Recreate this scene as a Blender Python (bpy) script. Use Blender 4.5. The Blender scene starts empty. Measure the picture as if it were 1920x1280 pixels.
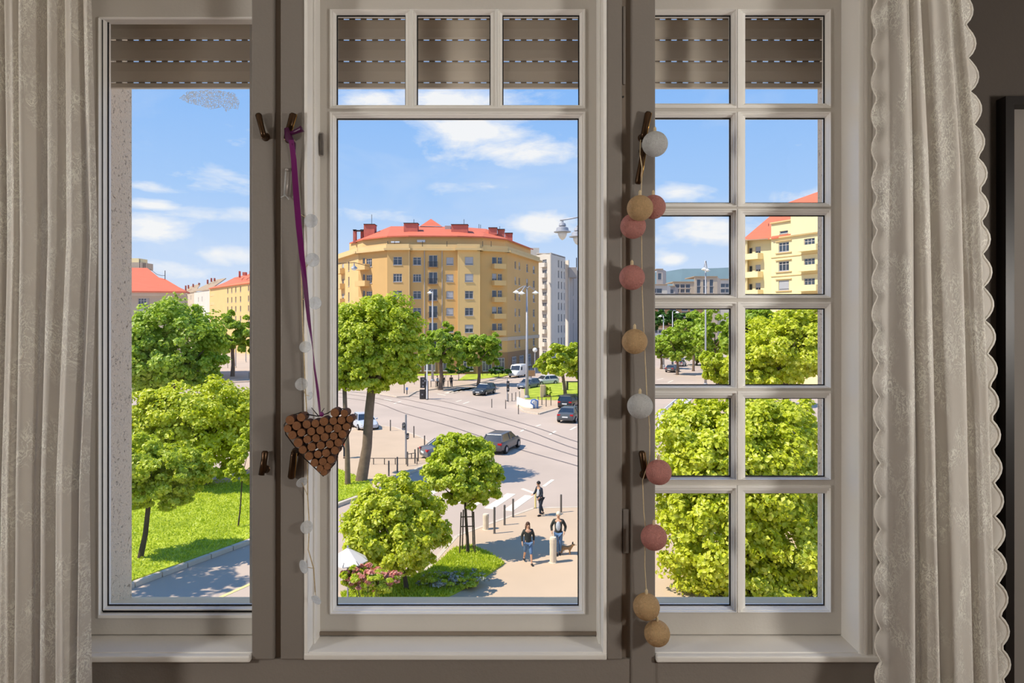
import bpy, bmesh, math, random
import numpy as np
from mathutils import Vector, Matrix
random.seed(7); RNG = np.random.default_rng(11)
SC = bpy.context.scene; COL = SC.collection

# ---------------------------------------------------------------- camera, sky, sun, exposure
EYE = 10.0                      # eye height above the street; 24 mm lens, level camera with shift
F = 1280.0; CX = 960.0; HZ = 600.0
cam = bpy.data.cameras.new('camera'); cam.lens = 24.0; cam.sensor_width = 36.0
cam.shift_y = -40.0 / 1920.0; cam.clip_start = 0.05; cam.clip_end = 4000
camo = bpy.data.objects.new('camera', cam); COL.objects.link(camo)
camo.location = (0, 0, EYE); camo.rotation_euler = (math.pi / 2, 0, 0); SC.camera = camo
vs = SC.view_settings
vs.view_transform = 'Standard'; vs.look = 'None'; vs.gamma = 1.0; vs.use_curve_mapping = False
vs.exposure = 0.0

def lin(c):
    return tuple(((x / 255.0) / 12.92 if x <= 10.3 else ((x / 255.0 + 0.055) / 1.055) ** 2.4) for x in c)
def px(x, y, Y):                # point of the place at distance Y seen at picture position x, y
    return Vector(((x - CX) * Y / F, Y, EYE - (y - HZ) * Y / F))
def wx(x, Y): return (x - CX) * Y / F
def wz(y, Y): return EYE - (y - HZ) * Y / F
def G(x, y):                    # point of the street level
    Y = EYE * F / (y - HZ); return ((x - CX) * Y / F, Y)

SUN_STRENGTH = 5.6; SKY_STRENGTH = 1.0; FILL_POWER = 80.0
SUNV = Vector((-0.56, -0.18, 0.81)).normalized()
sun = bpy.data.lights.new('sun', 'SUN'); sun.energy = SUN_STRENGTH; sun.angle = math.radians(0.6)
sun.color = (1.0, 0.92, 0.79)
suno = bpy.data.objects.new('sun', sun); COL.objects.link(suno)
suno.rotation_euler = SUNV.to_track_quat('Z', 'Y').to_euler(); suno.location = (-40, 10, 60)

class NT:
    def __init__(s, tree): s.t = tree; s.n = tree.nodes; s.l = tree.links
    def new(s, typ, **kw):
        n = s.n.new(typ)
        for k, v in kw.items(): setattr(n, k, v)
        return n
    def put(s, sock, v):
        if hasattr(v, 'is_output') or isinstance(v, bpy.types.NodeSocket): s.l.new(v, sock)
        elif v is not None: sock.default_value = v
    def math(s, op, a, b=None, c=None, clamp=False):
        n = s.new('ShaderNodeMath', operation=op); n.use_clamp = clamp
        s.put(n.inputs[0], a)
        if b is not None: s.put(n.inputs[1], b)
        if c is not None: s.put(n.inputs[2], c)
        return n.outputs[0]
    def noise(s, vec, scale, detail=4, rough=0.55, dist=0.0):
        n = s.new('ShaderNodeTexNoise'); s.put(n.inputs['Vector'], vec)
        n.inputs['Scale'].default_value = scale; n.inputs['Detail'].default_value = detail
        n.inputs['Roughness'].default_value = rough; n.inputs['Distortion'].default_value = dist
        return n.outputs[0]
    def ramp(s, f, stops):
        n = s.new('ShaderNodeValToRGB'); s.put(n.inputs[0], f); e = n.color_ramp.elements
        while len(e) < len(stops): e.new(0.5)
        for k, (p, c) in enumerate(stops):
            e[k].position = p; e[k].color = (c[0], c[1], c[2], 1) if len(c) == 3 else c
        return n.outputs[0]
    def mixc(s, f, a, b):
        n = s.new('ShaderNodeMix', data_type='RGBA'); s.put(n.inputs['Factor'], f)
        s.put(n.inputs['A'] if False else n.inputs[6], a); s.put(n.inputs[7], b); return n.outputs[2]

def make_sky():
    w = bpy.data.worlds.new('sky'); SC.world = w; w.use_nodes = True; t = NT(w.node_tree); t.n.clear()
    tc = t.new('ShaderNodeTexCoord'); v = tc.outputs['Generated']
    sp = t.new('ShaderNodeSeparateXYZ'); t.l.new(v, sp.inputs[0])
    x, y, z = sp.outputs
    grad = t.ramp(z, [(0.0, lin((226, 236, 251))), (0.08, lin((200, 222, 251))), (0.18, lin((167, 205, 251))),
                      (0.32, lin((138, 188, 249))), (0.6, lin((112, 168, 242))), (1.0, lin((88, 146, 228)))])
    az = t.math('ARCTAN2', x, y); el = t.math('ARCSINE', z)
    mp = t.new('ShaderNodeMapping'); t.l.new(v, mp.inputs[0]); mp.inputs['Scale'].default_value = (1.0, 1.0, 2.6)
    n1 = t.noise(mp.outputs[0], 7.0, 7, 0.62, 0.6); n2 = t.noise(mp.outputs[0], 24.0, 5, 0.6, 0.3)
    fluff = t.math('ADD', t.math('MULTIPLY', n1, 0.65), t.math('MULTIPLY', n2, 0.35))
    total = None
    # (picture x, y, half width, half height, strength) turned into azimuth and elevation of each cloud
    for (cx, cy, hw, hh, s) in [(880, 240, 80, 26, 1.0), (980, 285, 110, 22, .7), (1020, 425, 55, 20, 1.1), (850, 185, 90, 20, 1.0),
                                (690, 190, 60, 18, .9), (290, 428, 42, 18, 1.05), (283, 382, 34, 8, .95), (375, 335, 90, 20, .5),
                                (285, 350, 40, 10, .8), (440, 478, 60, 16, .8), (1330, 432, 60, 24, .9), (1265, 362, 45, 12, .75),
                                (1262, 486, 22, 10, 1.0), (850, 350, 100, 14, .5), (320, 505, 80, 14, .6), (1500, 370, 60, 14, .5),
                                (700, 400, 70, 14, .6), (400, 400, 80, 14, .5)]:
        a0 = math.atan((cx - CX) / F); e0 = math.atan((HZ - cy) / F * math.cos(a0))
        sa = hw / F; se = hh / F
        da = t.math('MULTIPLY', t.math('SUBTRACT', az, a0), 1 / sa); de = t.math('MULTIPLY', t.math('SUBTRACT', el, e0), 1 / se)
        d2 = t.math('ADD', t.math('MULTIPLY', da, da), t.math('MULTIPLY', de, de))
        g = t.math('MULTIPLY', t.math('EXPONENT', t.math('MULTIPLY', d2, -0.55)), s)
        total = g if total is None else t.math('MAXIMUM', total, g)
    base = t.math('ADD', total, -0.62)
    dens = t.math('ADD', t.math('ADD', total, -1.12), t.math('MULTIPLY', fluff, 2.35))
    cl = t.math('MULTIPLY', t.math('SUBTRACT', dens, 0.34), 1.7, clamp=True)
    veil = t.math('MULTIPLY', t.math('SUBTRACT', t.noise(mp.outputs[0], 3.0, 6, 0.6, 0.5), 0.52), 1.1, clamp=True)
    cl = t.math('MAXIMUM', t.math('MULTIPLY', cl, 0.92), veil)
    colr = t.mixc(cl, grad, (*lin((251, 251, 250)), 1))
    bg = t.new('ShaderNodeBackground'); t.l.new(colr, bg.inputs[0]); bg.inputs[1].default_value = SKY_STRENGTH
    out = t.new('ShaderNodeOutputWorld'); t.l.new(bg.outputs[0], out.inputs[0])
make_sky()

# ---------------------------------------------------------------- materials
def M(name, col, rough=0.6, var=0.08, scale=6.0, bump=0.0, bscale=60.0, metal=0.0, spec=0.4, detail=4, vary2=None, stretch=None):
    m = bpy.data.materials.new(name); m.use_nodes = True; t = NT(m.node_tree)
    p = t.n['Principled BSDF']; tc = t.new('ShaderNodeTexCoord'); v = tc.outputs['Object']
    if stretch:
        mp = t.new('ShaderNodeMapping'); t.l.new(v, mp.inputs[0]); mp.inputs['Scale'].default_value = stretch; v = mp.outputs[0]
    c = lin(col); lo = tuple(x * (1 - var) for x in c); hi = tuple(min(1, x * (1 + var)) for x in c)
    if vary2: hi = lin(vary2)
    f = t.noise(v, scale, detail, 0.6)
    t.l.new(t.ramp(f, [(0.3, lo), (0.7, hi)]), p.inputs['Base Color'])
    p.inputs['Roughness'].default_value = rough; p.inputs['Metallic'].default_value = metal
    p.inputs['Specular IOR Level'].default_value = spec
    if bump:
        b = t.new('ShaderNodeBump'); b.inputs['Strength'].default_value = bump; b.inputs['Distance'].default_value = 0.02
        t.l.new(t.noise(v, bscale, 3, 0.6), b.inputs['Height']); t.l.new(b.outputs[0], p.inputs['Normal'])
    return m

def leaf_mat(name, cols, trans=0.45):
    m = bpy.data.materials.new(name); m.use_nodes = True; t = NT(m.node_tree); t.n.clear()
    geo = t.new('ShaderNodeNewGeometry'); rnd = geo.outputs['Random Per Island']
    c = t.ramp(rnd, [(k / (len(cols) - 1), lin(q)) for k, q in enumerate(cols)])
    d = t.new('ShaderNodeBsdfDiffuse'); tr = t.new('ShaderNodeBsdfTranslucent'); gl = t.new('ShaderNodeBsdfGlossy')
    gl.inputs['Roughness'].default_value = 0.45
    t.l.new(c, d.inputs[0]); t.l.new(c, tr.inputs[0])
    m1 = t.new('ShaderNodeMixShader'); m1.inputs[0].default_value = trans; t.l.new(d.outputs[0], m1.inputs[1]); t.l.new(tr.outputs[0], m1.inputs[2])
    m2 = t.new('ShaderNodeMixShader'); m2.inputs[0].default_value = 0.04; t.l.new(m1.outputs[0], m2.inputs[1]); t.l.new(gl.outputs[0], m2.inputs[2])
    o = t.new('ShaderNodeOutputMaterial'); t.l.new(m2.outputs[0], o.inputs[0]); return m

def clear_glass(name, tint=(1, 1, 1), refl=0.05):
    m = bpy.data.materials.new(name); m.use_nodes = True; t = NT(m.node_tree); t.n.clear()
    tr = t.new('ShaderNodeBsdfTransparent'); tr.inputs[0].default_value = (*tint, 1)
    gl = t.new('ShaderNodeBsdfGlossy'); gl.inputs['Roughness'].default_value = 0.02
    fr = t.new('ShaderNodeFresnel'); fr.inputs[0].default_value = 1.25
    f = t.math('MULTIPLY', fr.outputs[0], 0.9, clamp=True)
    mx = t.new('ShaderNodeMixShader'); t.l.new(t.math('MINIMUM', f, 0.25), mx.inputs[0]); t.l.new(tr.outputs[0], mx.inputs[1]); t.l.new(gl.outputs[0], mx.inputs[2])
    o = t.new('ShaderNodeOutputMaterial'); t.l.new(mx.outputs[0], o.inputs[0]); return m

def cloth_mat(name, col, transl=0.35, clear_lo=0.05, clear_hi=0.4, scale=42.0, kind='lace'):
    m = bpy.data.materials.new(name); m.use_nodes = True; t = NT(m.node_tree); t.n.clear()
    tc = t.new('ShaderNodeTexCoord'); v = tc.outputs['UV']
    n = t.noise(v, scale, 3, 0.6, 2.2); n2 = t.noise(v, scale * 0.22, 2, 0.5, 0.5)
    band = t.math('ABSOLUTE', t.math('SUBTRACT', n, 0.5))
    pat = t.math('MULTIPLY', t.math('SUBTRACT', 0.065, band), 22.0, clamp=True)          # thin winding threads
    area = t.math('MULTIPLY', t.math('SUBTRACT', n2, 0.42), 6.0, clamp=True)              # in sprays
    pat = t.math('MULTIPLY', pat, area)
    c = t.mixc(pat, (*lin(col), 1), (*[min(1, x * 1.4) for x in lin(col)], 1))
    d = t.new('ShaderNodeBsdfDiffuse'); tl = t.new('ShaderNodeBsdfTranslucent'); tp = t.new('ShaderNodeBsdfTransparent')
    t.l.new(c, d.inputs[0]); t.l.new(c, tl.inputs[0])
    b = t.new('ShaderNodeBump'); b.inputs['Strength'].default_value = 0.5; b.inputs['Distance'].default_value = 0.004
    t.l.new(pat, b.inputs['Height']); t.l.new(b.outputs[0], d.inputs['Normal'])
    m1 = t.new('ShaderNodeMixShader'); m1.inputs[0].default_value = transl; t.l.new(d.outputs[0], m1.inputs[1]); t.l.new(tl.outputs[0], m1.inputs[2])
    f = t.math('SUBTRACT', clear_hi, t.math('MULTIPLY', pat, clear_hi - clear_lo))
    m2 = t.new('ShaderNodeMixShader'); t.l.new(f, m2.inputs[0]); t.l.new(m1.outputs[0], m2.inputs[1]); t.l.new(tp.outputs[0], m2.inputs[2])
    o = t.new('ShaderNodeOutputMaterial'); t.l.new(m2.outputs[0], o.inputs[0]); return m

def thin_shell(name, col, transl=0.5, clear=0.0, bump=0.0, bscale=40, rough=0.4):
    m = bpy.data.materials.new(name); m.use_nodes = True; t = NT(m.node_tree); t.n.clear()
    tc = t.new('ShaderNodeTexCoord'); n = t.noise(tc.outputs['Object'], bscale, 3, 0.6, 1.5)
    c = t.ramp(n, [(0.3, tuple(x * 0.86 for x in lin(col))), (0.7, tuple(min(1, x * 1.1) for x in lin(col)))])
    p = t.new('ShaderNodeBsdfPrincipled'); p.inputs['Roughness'].default_value = rough; t.l.new(c, p.inputs['Base Color'])
    tl = t.new('ShaderNodeBsdfTranslucent'); t.l.new(c, tl.inputs[0]); tp = t.new('ShaderNodeBsdfTransparent')
    if bump:
        b = t.new('ShaderNodeBump'); b.inputs['Strength'].default_value = bump; b.inputs['Distance'].default_value = 0.006
        t.l.new(n, b.inputs['Height']); t.l.new(b.outputs[0], p.inputs['Normal'])
    m1 = t.new('ShaderNodeMixShader'); m1.inputs[0].default_value = transl; t.l.new(p.outputs[0], m1.inputs[1]); t.l.new(tl.outputs[0], m1.inputs[2])
    m2 = t.new('ShaderNodeMixShader'); m2.inputs[0].default_value = clear; t.l.new(m1.outputs[0], m2.inputs[1]); t.l.new(tp.outputs[0], m2.inputs[2])
    o = t.new('ShaderNodeOutputMaterial'); t.l.new(m2.outputs[0], o.inputs[0]); return m

def honeycomb_mat():
    m = bpy.data.materials.new('frosted honeycomb print'); m.use_nodes = True; t = NT(m.node_tree); t.n.clear()
    tc = t.new('ShaderNodeTexCoord'); vo = t.new('ShaderNodeTexVoronoi', feature='DISTANCE_TO_EDGE'); t.l.new(tc.outputs['Object'], vo.inputs['Vector'])
    vo.inputs['Scale'].default_value = 190
    f = t.math('MULTIPLY', t.math('SUBTRACT', 0.16, vo.outputs[0]), 6.0, clamp=True)
    d = t.new('ShaderNodeBsdfTranslucent'); d.inputs[0].default_value = (.95, .97, 1, 1); tp = t.new('ShaderNodeBsdfTransparent')
    mx = t.new('ShaderNodeMixShader'); t.l.new(t.math('MULTIPLY', f, 0.9), mx.inputs[0]); t.l.new(tp.outputs[0], mx.inputs[1]); t.l.new(d.outputs[0], mx.inputs[2])
    o = t.new('ShaderNodeOutputMaterial'); t.l.new(mx.outputs[0], o.inputs[0]); return m

def stucco_mat():
    m = bpy.data.materials.new('rough beige stucco'); m.use_nodes = True; t = NT(m.node_tree); p = t.n['Principled BSDF']
    tc = t.new('ShaderNodeTexCoord'); v = tc.outputs['Object']
    n = t.noise(v, 95, 3, 0.6, 1.0); n2 = t.noise(v, 160, 3, 0.6)
    pit = t.math('MULTIPLY', t.math('SUBTRACT', 0.40, n), 9.0, clamp=True)
    t.l.new(t.mixc(pit, (*lin((250, 230, 200)), 1), (*lin((180, 156, 126)), 1)), p.inputs['Base Color'])
    p.inputs['Roughness'].default_value = 0.9
    b = t.new('ShaderNodeBump'); b.inputs['Strength'].default_value = 0.8; b.inputs['Distance'].default_value = 0.006
    t.l.new(t.math('ADD', t.math('MULTIPLY', pit, -1.0), n2), b.inputs['Height']); t.l.new(b.outputs[0], p.inputs['Normal'])
    return m

MT = dict(
    paint=M('white window paint', (214, 209, 201), .42, .03, 3, .05, 120), bead=M('glossy brightened bead white', (250, 248, 243), .35, .02, 4),  # bead white raised above the sash: skylight on the beads put into colour
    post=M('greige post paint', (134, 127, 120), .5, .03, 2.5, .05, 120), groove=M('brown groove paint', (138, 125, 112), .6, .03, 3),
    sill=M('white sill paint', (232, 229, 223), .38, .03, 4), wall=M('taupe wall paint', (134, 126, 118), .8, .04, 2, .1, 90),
    wall_shaded=M('shade-darkened taupe wall', (66, 59, 53), .85, .04, 2, .1, 90), ceiling=M('ceiling paint', (225, 220, 212), .9, .02, 2),  # side wall taupe darkened: shade away from the window is painted in
    floor=M('brown parquet', (120, 86, 58), .5, .15, 3, stretch=(1, 8, 1)), gasket=M('black gasket', (26, 25, 26), .6, .1), glass=clear_glass('window glass'),
    stucco=stucco_mat(), shutter=M('beige shutter slat', (226, 214, 196), .5, .03, 3), brass=M('aged dark brass', (74, 54, 36), .32, .2, 20, metal=.75),
    gold=M('worn brass edge', (196, 152, 84), .3, .1, 30, metal=.9), steel=M('satin steel', (176, 170, 165), .35, .05, 20, metal=.5),
    lace=cloth_mat('white lace curtain', (224, 218, 209), .26, .01, .14, 46), hem=thin_shell('curtain hem', (240, 236, 228), .4),
    cork=M('cork', (92, 58, 38), .85, .22, 60, .3, 200), corkend=M('cork end', (134, 90, 58), .85, .15, 90, .3, 200),
    wire=M('dark wire', (30, 24, 22), .5, .1), ribbon=M('purple satin ribbon', (108, 18, 96), .32, .18, 5, spec=.7), ribbonbow=M('dark plum ribbon', (70, 14, 60), .4, .2, 9),
    cord=M('beige cord', (206, 186, 150), .8, .15, 120), shell=thin_shell('frosted capiz disc', (236, 240, 242), .45, .45, .2, 60, .25),
    ball_w=thin_shell('white thread ball', (232, 233, 232), .3, 0, 1.0, 170, .6), ball_t=thin_shell('tan thread ball', (224, 190, 142), .3, 0, 1.0, 170, .6),
    ball_p=thin_shell('pink thread ball', (222, 156, 146), .3, 0, 1.0, 170, .6), honey=honeycomb_mat(), frame=M('black picture frame', (26, 22, 20), .35, .1),
    mat=M('grey picture mat', (112, 106, 100), .8, .04), lampglass=None,
    asphalt=M('sunlit asphalt', (190, 171, 154), .9, .10, .12, .12, 30, detail=8), pave=M('beige pavement', (200, 175, 147), .9, .07, .25, .1, 20, detail=8),
    kerb=M('pale kerb stone', (206, 192, 172), .85, .08, 2), plaza=M('tan plaza surface', (196, 174, 152), .9, .07, .2, detail=8),
    grass=M('lawn', (150, 172, 34), .95, .25, .8, .6, 25, detail=8, vary2=(192, 204, 66)), mark=M('pale road paint', (236, 222, 200), .8, .05, 1), rail=M('dark tram rail', (118, 106, 98), .5, .15, 2),
    line=M('yellow road paint', (226, 208, 140), .8, .05, 1),
    soil=M('brown soil', (150, 118, 88), .95, .2, 3), pole=M('grey lamp post metal', (168, 168, 172), .5, .05, 2, metal=.2), dark=M('dark street metal', (60, 58, 58), .55, .1, 3, metal=.2),
    bollard=M('grey bollard metal', (104, 98, 92), .6, .08, 3), concrete=M('pale concrete', (222, 206, 182), .85, .08, 4), ledge=M('warm outside ledge paint', (244, 218, 178), 1, .05, 9, spec=0), white=M('white enamel', (238, 238, 236), .4, .03, 2),
    yellow=M('yellow stucco', (213, 173, 113), .9, .05, .25, detail=6), yellow2=M('light yellow stucco', (226, 190, 130), .9, .04, .3, detail=6), cream=M('cream stucco', (240, 222, 172), .9, .04, .25, detail=6),
    greige=M('greige stucco', (202, 184, 160), .9, .05, .2, detail=6), offwhite=M('offwhite facade', (214, 206, 192), .9, .05, .25, detail=6), greyf=M('grey facade panel', (176, 168, 160), .9, .05, .3),
    plinth=M('brown base render', (158, 124, 88), .9, .06, .3), cornice=M('pale cornice stone', (222, 192, 138), .85, .05, .5), roof=M('red roof tile', (208, 110, 82), .85, .07, .8, .3, 4, stretch=(1, 1, 6)),
    brick=M('red brick', (196, 112, 96), .9, .10, 1.2), slate=M('grey brown roof', (168, 146, 120), .9, .08, .6), pane=M('dark window glass', (66, 78, 92), .12, .25, .7, spec=.8), winframe=M('pale window frame', (196, 190, 186), .6, .04, 2),
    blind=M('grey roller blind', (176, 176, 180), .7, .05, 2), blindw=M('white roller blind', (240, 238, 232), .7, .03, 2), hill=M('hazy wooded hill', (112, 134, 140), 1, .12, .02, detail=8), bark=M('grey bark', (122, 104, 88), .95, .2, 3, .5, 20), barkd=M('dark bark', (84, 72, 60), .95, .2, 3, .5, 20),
    leafA=leaf_mat('spring lime leaves', [(186, 198, 30), (220, 226, 58), (206, 216, 44), (238, 238, 96), (164, 184, 34)]),
    leafB=leaf_mat('mid green leaves', [(136, 166, 42), (170, 198, 58), (192, 212, 74), (154, 184, 50), (208, 222, 94)]),
    leafC=leaf_mat('fresh green leaves', [(164, 186, 34), (200, 214, 54), (216, 224, 68), (182, 200, 42), (230, 234, 96)]),
    leafD=leaf_mat('dark green leaves', [(44, 84, 22), (66, 108, 30), (84, 128, 40)], .3), pink=leaf_mat('pink blossom', [(232, 176, 150), (224, 136, 118), (240, 196, 170), (214, 112, 104)], .3), lavender=leaf_mat('lavender blossom', [(190, 188, 180), (210, 208, 204), (160, 172, 120), (176, 168, 184)], .3),
    tyre=M('black tyre', (30, 30, 32), .8, .1), hub=M('silver wheel hub', (170, 170, 172), .35, .05, 10, metal=.6), carglass=M('dark car glass', (44, 54, 66), .08, .15, 2, spec=.8), red=M('red lamp lens', (190, 26, 30), .25, .05), clearlamp=M('clear lamp lens', (226, 226, 220), .15, .05), plate=M('white number plate', (228, 228, 226), .5, .02),
    skin=M('skin', (214, 164, 132), .6, .05), hairb=M('brown hair', (74, 48, 34), .7, .2, 30), hairk=M('black hair', (32, 28, 28), .7, .2, 30), hairg=M('pale cap', (226, 214, 190), .7, .1, 30), navy=M('navy cloth', (40, 48, 60), .85, .12, 12), char=M('charcoal cloth', (54, 56, 52), .85, .12, 12), olive=M('dark green cloth', (46, 58, 50), .85, .1, 12), jeans=M('blue denim', (92, 122, 158), .85, .14, 14), shirt=M('light grey shirt', (196, 200, 204), .85, .08, 10), shoe=M('dark shoe', (34, 32, 34), .6, .1), orange=M('orange cloth', (226, 96, 52), .8, .1, 8), dogfur=M('tan dog fur', (176, 138, 96), .9, .2, 20), parasol=M('cream parasol cloth', (226, 216, 204), .8, .04, 3),
    blue=M('blue painted steel', (92, 128, 186), .5, .05), signg=M('grey sign back', (150, 148, 152), .6, .05), yellowsign=M('yellow sign', (206, 178, 96), .6, .05),
)
# ---------------------------------------------------------------- mesh helpers
def origin_of(o):
    v = Vector((0, 0, 0))
    while o is not None: v += Vector(o.location); o = o.parent
    return v

class MB:
    def __init__(s): s.v = []; s.f = []; s.fm = []; s.cur = 0
    def add(s, vs, fs):
        b = len(s.v); s.v += [tuple(p) for p in vs]
        for f in fs: s.f.append(tuple(b + i for i in f)); s.fm.append(s.cur)
        return s
    def box(s, x0, x1, y0, y1, z0, z1):
        return s.add([(x, y, z) for z in (z0, z1) for y in (y0, y1) for x in (x0, x1)],
                     [(0, 2, 3, 1), (4, 5, 7, 6), (0, 1, 5, 4), (2, 6, 7, 3), (0, 4, 6, 2), (1, 3, 7, 5)])
    def prism(s, poly, z0, z1):
        n = len(poly)
        return s.add([(p[0], p[1], z0) for p in poly] + [(p[0], p[1], z1) for p in poly],
                     [tuple(range(n - 1, -1, -1)), tuple(range(n, 2 * n))] + [(i, (i + 1) % n, n + (i + 1) % n, n + i) for i in range(n)])
    def tube(s, pts, r, n=8, cap=True, flat=None):
        pts = [Vector(p) for p in pts]; k = len(pts); rs = r if isinstance(r, (list, tuple)) else [r] * k
        vs = []; up = None
        for i, p in enumerate(pts):
            d = (pts[min(i + 1, k - 1)] - pts[max(i - 1, 0)]).normalized()
            if up is None:
                up = Vector((0, 0, 1)) if abs(d.z) < 0.9 else Vector((0, 1, 0))
            a = d.cross(up).normalized(); b = a.cross(d).normalized(); up = b
            for j in range(n):
                t = 2 * math.pi * j / n
                vs.append(p + a * math.cos(t) * rs[i] + b * math.sin(t) * rs[i] * (flat or 1))
        fs = [(i * n + j, i * n + (j + 1) % n, (i + 1) * n + (j + 1) % n, (i + 1) * n + j) for i in range(k - 1) for j in range(n)]
        if cap: fs += [tuple(range(n - 1, -1, -1)), tuple((k - 1) * n + j for j in range(n))]
        return s.add(vs, fs)
    def lathe(s, prof, n=16, c=(0, 0, 0), axis='z'):
        vs = []
        for (r, h) in prof:
            for j in range(n):
                t = 2 * math.pi * j / n; a, b = r * math.cos(t), r * math.sin(t)
                vs.append({'z': (c[0] + a, c[1] + b, c[2] + h), 'y': (c[0] + a, c[1] + h, c[2] + b), 'x': (c[0] + h, c[1] + a, c[2] + b)}[axis])
        k = len(prof)
        fs = [(i * n + j, i * n + (j + 1) % n, (i + 1) * n + (j + 1) % n, (i + 1) * n + j) for i in range(k - 1) for j in range(n)]
        fs += [tuple(range(n - 1, -1, -1)), tuple((k - 1) * n + j for j in range(n))]
        return s.add(vs, fs)
    def ball(s, c, r, n=12, m=8):
        rr = r if isinstance(r, (list, tuple)) else (r, r, r); vs = [(c[0], c[1], c[2] - rr[2])]; fs = []
        for i in range(1, m):
            a = math.pi * i / m - math.pi / 2
            for j in range(n):
                t = 2 * math.pi * j / n
                vs.append((c[0] + rr[0] * math.cos(a) * math.cos(t), c[1] + rr[1] * math.cos(a) * math.sin(t), c[2] + rr[2] * math.sin(a)))
        vs.append((c[0], c[1], c[2] + rr[2])); L = len(vs) - 1
        for j in range(n):
            fs.append((0, 1 + (j + 1) % n, 1 + j)); fs.append((L, L - n + j, L - n + (j + 1) % n))
            for i in range(m - 2): fs.append((1 + i * n + j, 1 + i * n + (j + 1) % n, 1 + (i + 1) * n + (j + 1) % n, 1 + (i + 1) * n + j))
        return s.add(vs, fs)
    def rings(s, seq, close=False):                       # seq of (x0,x1,z0,z1,y) rectangles joined with mitred corners
        vs = []
        for (x0, x1, z0, z1, y) in seq: vs += [(x0, y, z0), (x1, y, z0), (x1, y, z1), (x0, y, z1)]
        k = len(seq); fs = []
        for i in range(k - (0 if close else 1)):
            for j in range(4):
                a, b = i * 4, ((i + 1) % k) * 4
                fs.append((a + j, a + (j + 1) % 4, b + (j + 1) % 4, b + j))
        return s.add(vs, fs)
    def loft(s, secs, cap=True):                          # closed rings of equal count
        n = len(secs[0]); k = len(secs); vs = [p for q in secs for p in q]
        fs = [(i * n + j, i * n + (j + 1) % n, (i + 1) * n + (j + 1) % n, (i + 1) * n + j) for i in range(k - 1) for j in range(n)]
        if cap: fs += [tuple(range(n - 1, -1, -1)), tuple((k - 1) * n + j for j in range(n))]
        return s.add(vs, fs)
    def board(s, x0, x1, z0, z1, holes, y0, y1):          # a board with rectangular openings, y0 front, y1 back
        xs = sorted({x0, x1, *[h[0] for h in holes], *[h[1] for h in holes]}); zs = sorted({z0, z1, *[h[2] for h in holes], *[h[3] for h in holes]})
        ins = lambda a, b: any(h[0] < a < h[1] and h[2] < b < h[3] for h in holes)
        solid = {}
        for i in range(len(xs) - 1):
            for j in range(len(zs) - 1): solid[i, j] = not ins((xs[i] + xs[i + 1]) / 2, (zs[j] + zs[j + 1]) / 2)
        for (i, j), ok in solid.items():
            if not ok: continue
            a, b, c, d = xs[i], xs[i + 1], zs[j], zs[j + 1]
            s.add([(a, y0, c), (b, y0, c), (b, y0, d), (a, y0, d)], [(0, 1, 2, 3)])
            s.add([(a, y1, c), (b, y1, c), (b, y1, d), (a, y1, d)], [(3, 2, 1, 0)])
            if not solid.get((i - 1, j)): s.add([(a, y0, c), (a, y0, d), (a, y1, d), (a, y1, c)], [(0, 1, 2, 3)])
            if not solid.get((i + 1, j)): s.add([(b, y0, c), (b, y1, c), (b, y1, d), (b, y0, d)], [(0, 1, 2, 3)])
            if not solid.get((i, j - 1)): s.add([(a, y0, c), (a, y1, c), (b, y1, c), (b, y0, c)], [(0, 1, 2, 3)])
            if not solid.get((i, j + 1)): s.add([(a, y0, d), (b, y0, d), (b, y1, d), (a, y1, d)], [(0, 1, 2, 3)])
        return s
    def mesh(s, name, mats, off=Vector((0, 0, 0)), smooth=False, recalc=True):
        me = bpy.data.meshes.new(name); me.from_pydata([(a - off.x, b - off.y, c - off.z) for a, b, c in s.v], [], s.f)
        for m in (mats if isinstance(mats, (list, tuple)) else [mats]): me.materials.append(m)
        if any(s.fm): me.polygons.foreach_set('material_index', s.fm)
        if recalc:
            bm = bmesh.new(); bm.from_mesh(me); bmesh.ops.remove_doubles(bm, verts=bm.verts, dist=1e-5)
            bmesh.ops.recalc_face_normals(bm, faces=bm.faces); bm.to_mesh(me); bm.free()
        if smooth: me.polygons.foreach_set('use_smooth', [True] * len(me.polygons))
        me.update(); return me
    def build(s, name, mats, parent=None, smooth=False, bevel=0, auto=False, local=False, at=None):
        off = Vector((0, 0, 0)) if local else (origin_of(parent) if parent else Vector((0, 0, 0)))
        if at is not None: off = off * 0 + Vector(at)
        me = s.mesh(name, mats, off, smooth)
        o = bpy.data.objects.new(name, me); COL.objects.link(o); o.parent = parent
        if at is not None: o.location = Vector(at) - (origin_of(parent) if parent else Vector((0, 0, 0)))
        if bevel:
            b = o.modifiers.new('bevel', 'BEVEL'); b.width = bevel; b.segments = 2; b.limit_method = 'ANGLE'; b.angle_limit = math.radians(40)
        if auto:
            sm = o.modifiers.new('edge', 'EDGE_SPLIT'); sm.split_angle = math.radians(38)
        return o

def tag(o, label=None, cat=None, group=None, kind=None):
    if label: o['label'] = label
    if cat: o['category'] = cat
    if group: o['group'] = group
    if kind: o['kind'] = kind
    return o
def empty(name, loc, rz=0.0):
    o = bpy.data.objects.new(name, None); COL.objects.link(o); o.location = loc; o.rotation_euler = (0, 0, rz); o.empty_display_size = .1; return o
def copy_tree(o, parent=None):
    c = o.copy(); COL.objects.link(c); c.parent = parent
    for ch in list(o.children): copy_tree(ch, c)
    return c
def bx(name, mat, parent, *b, bevel=0): return MB().box(*b).build(name, mat, parent, bevel=bevel)

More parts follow.
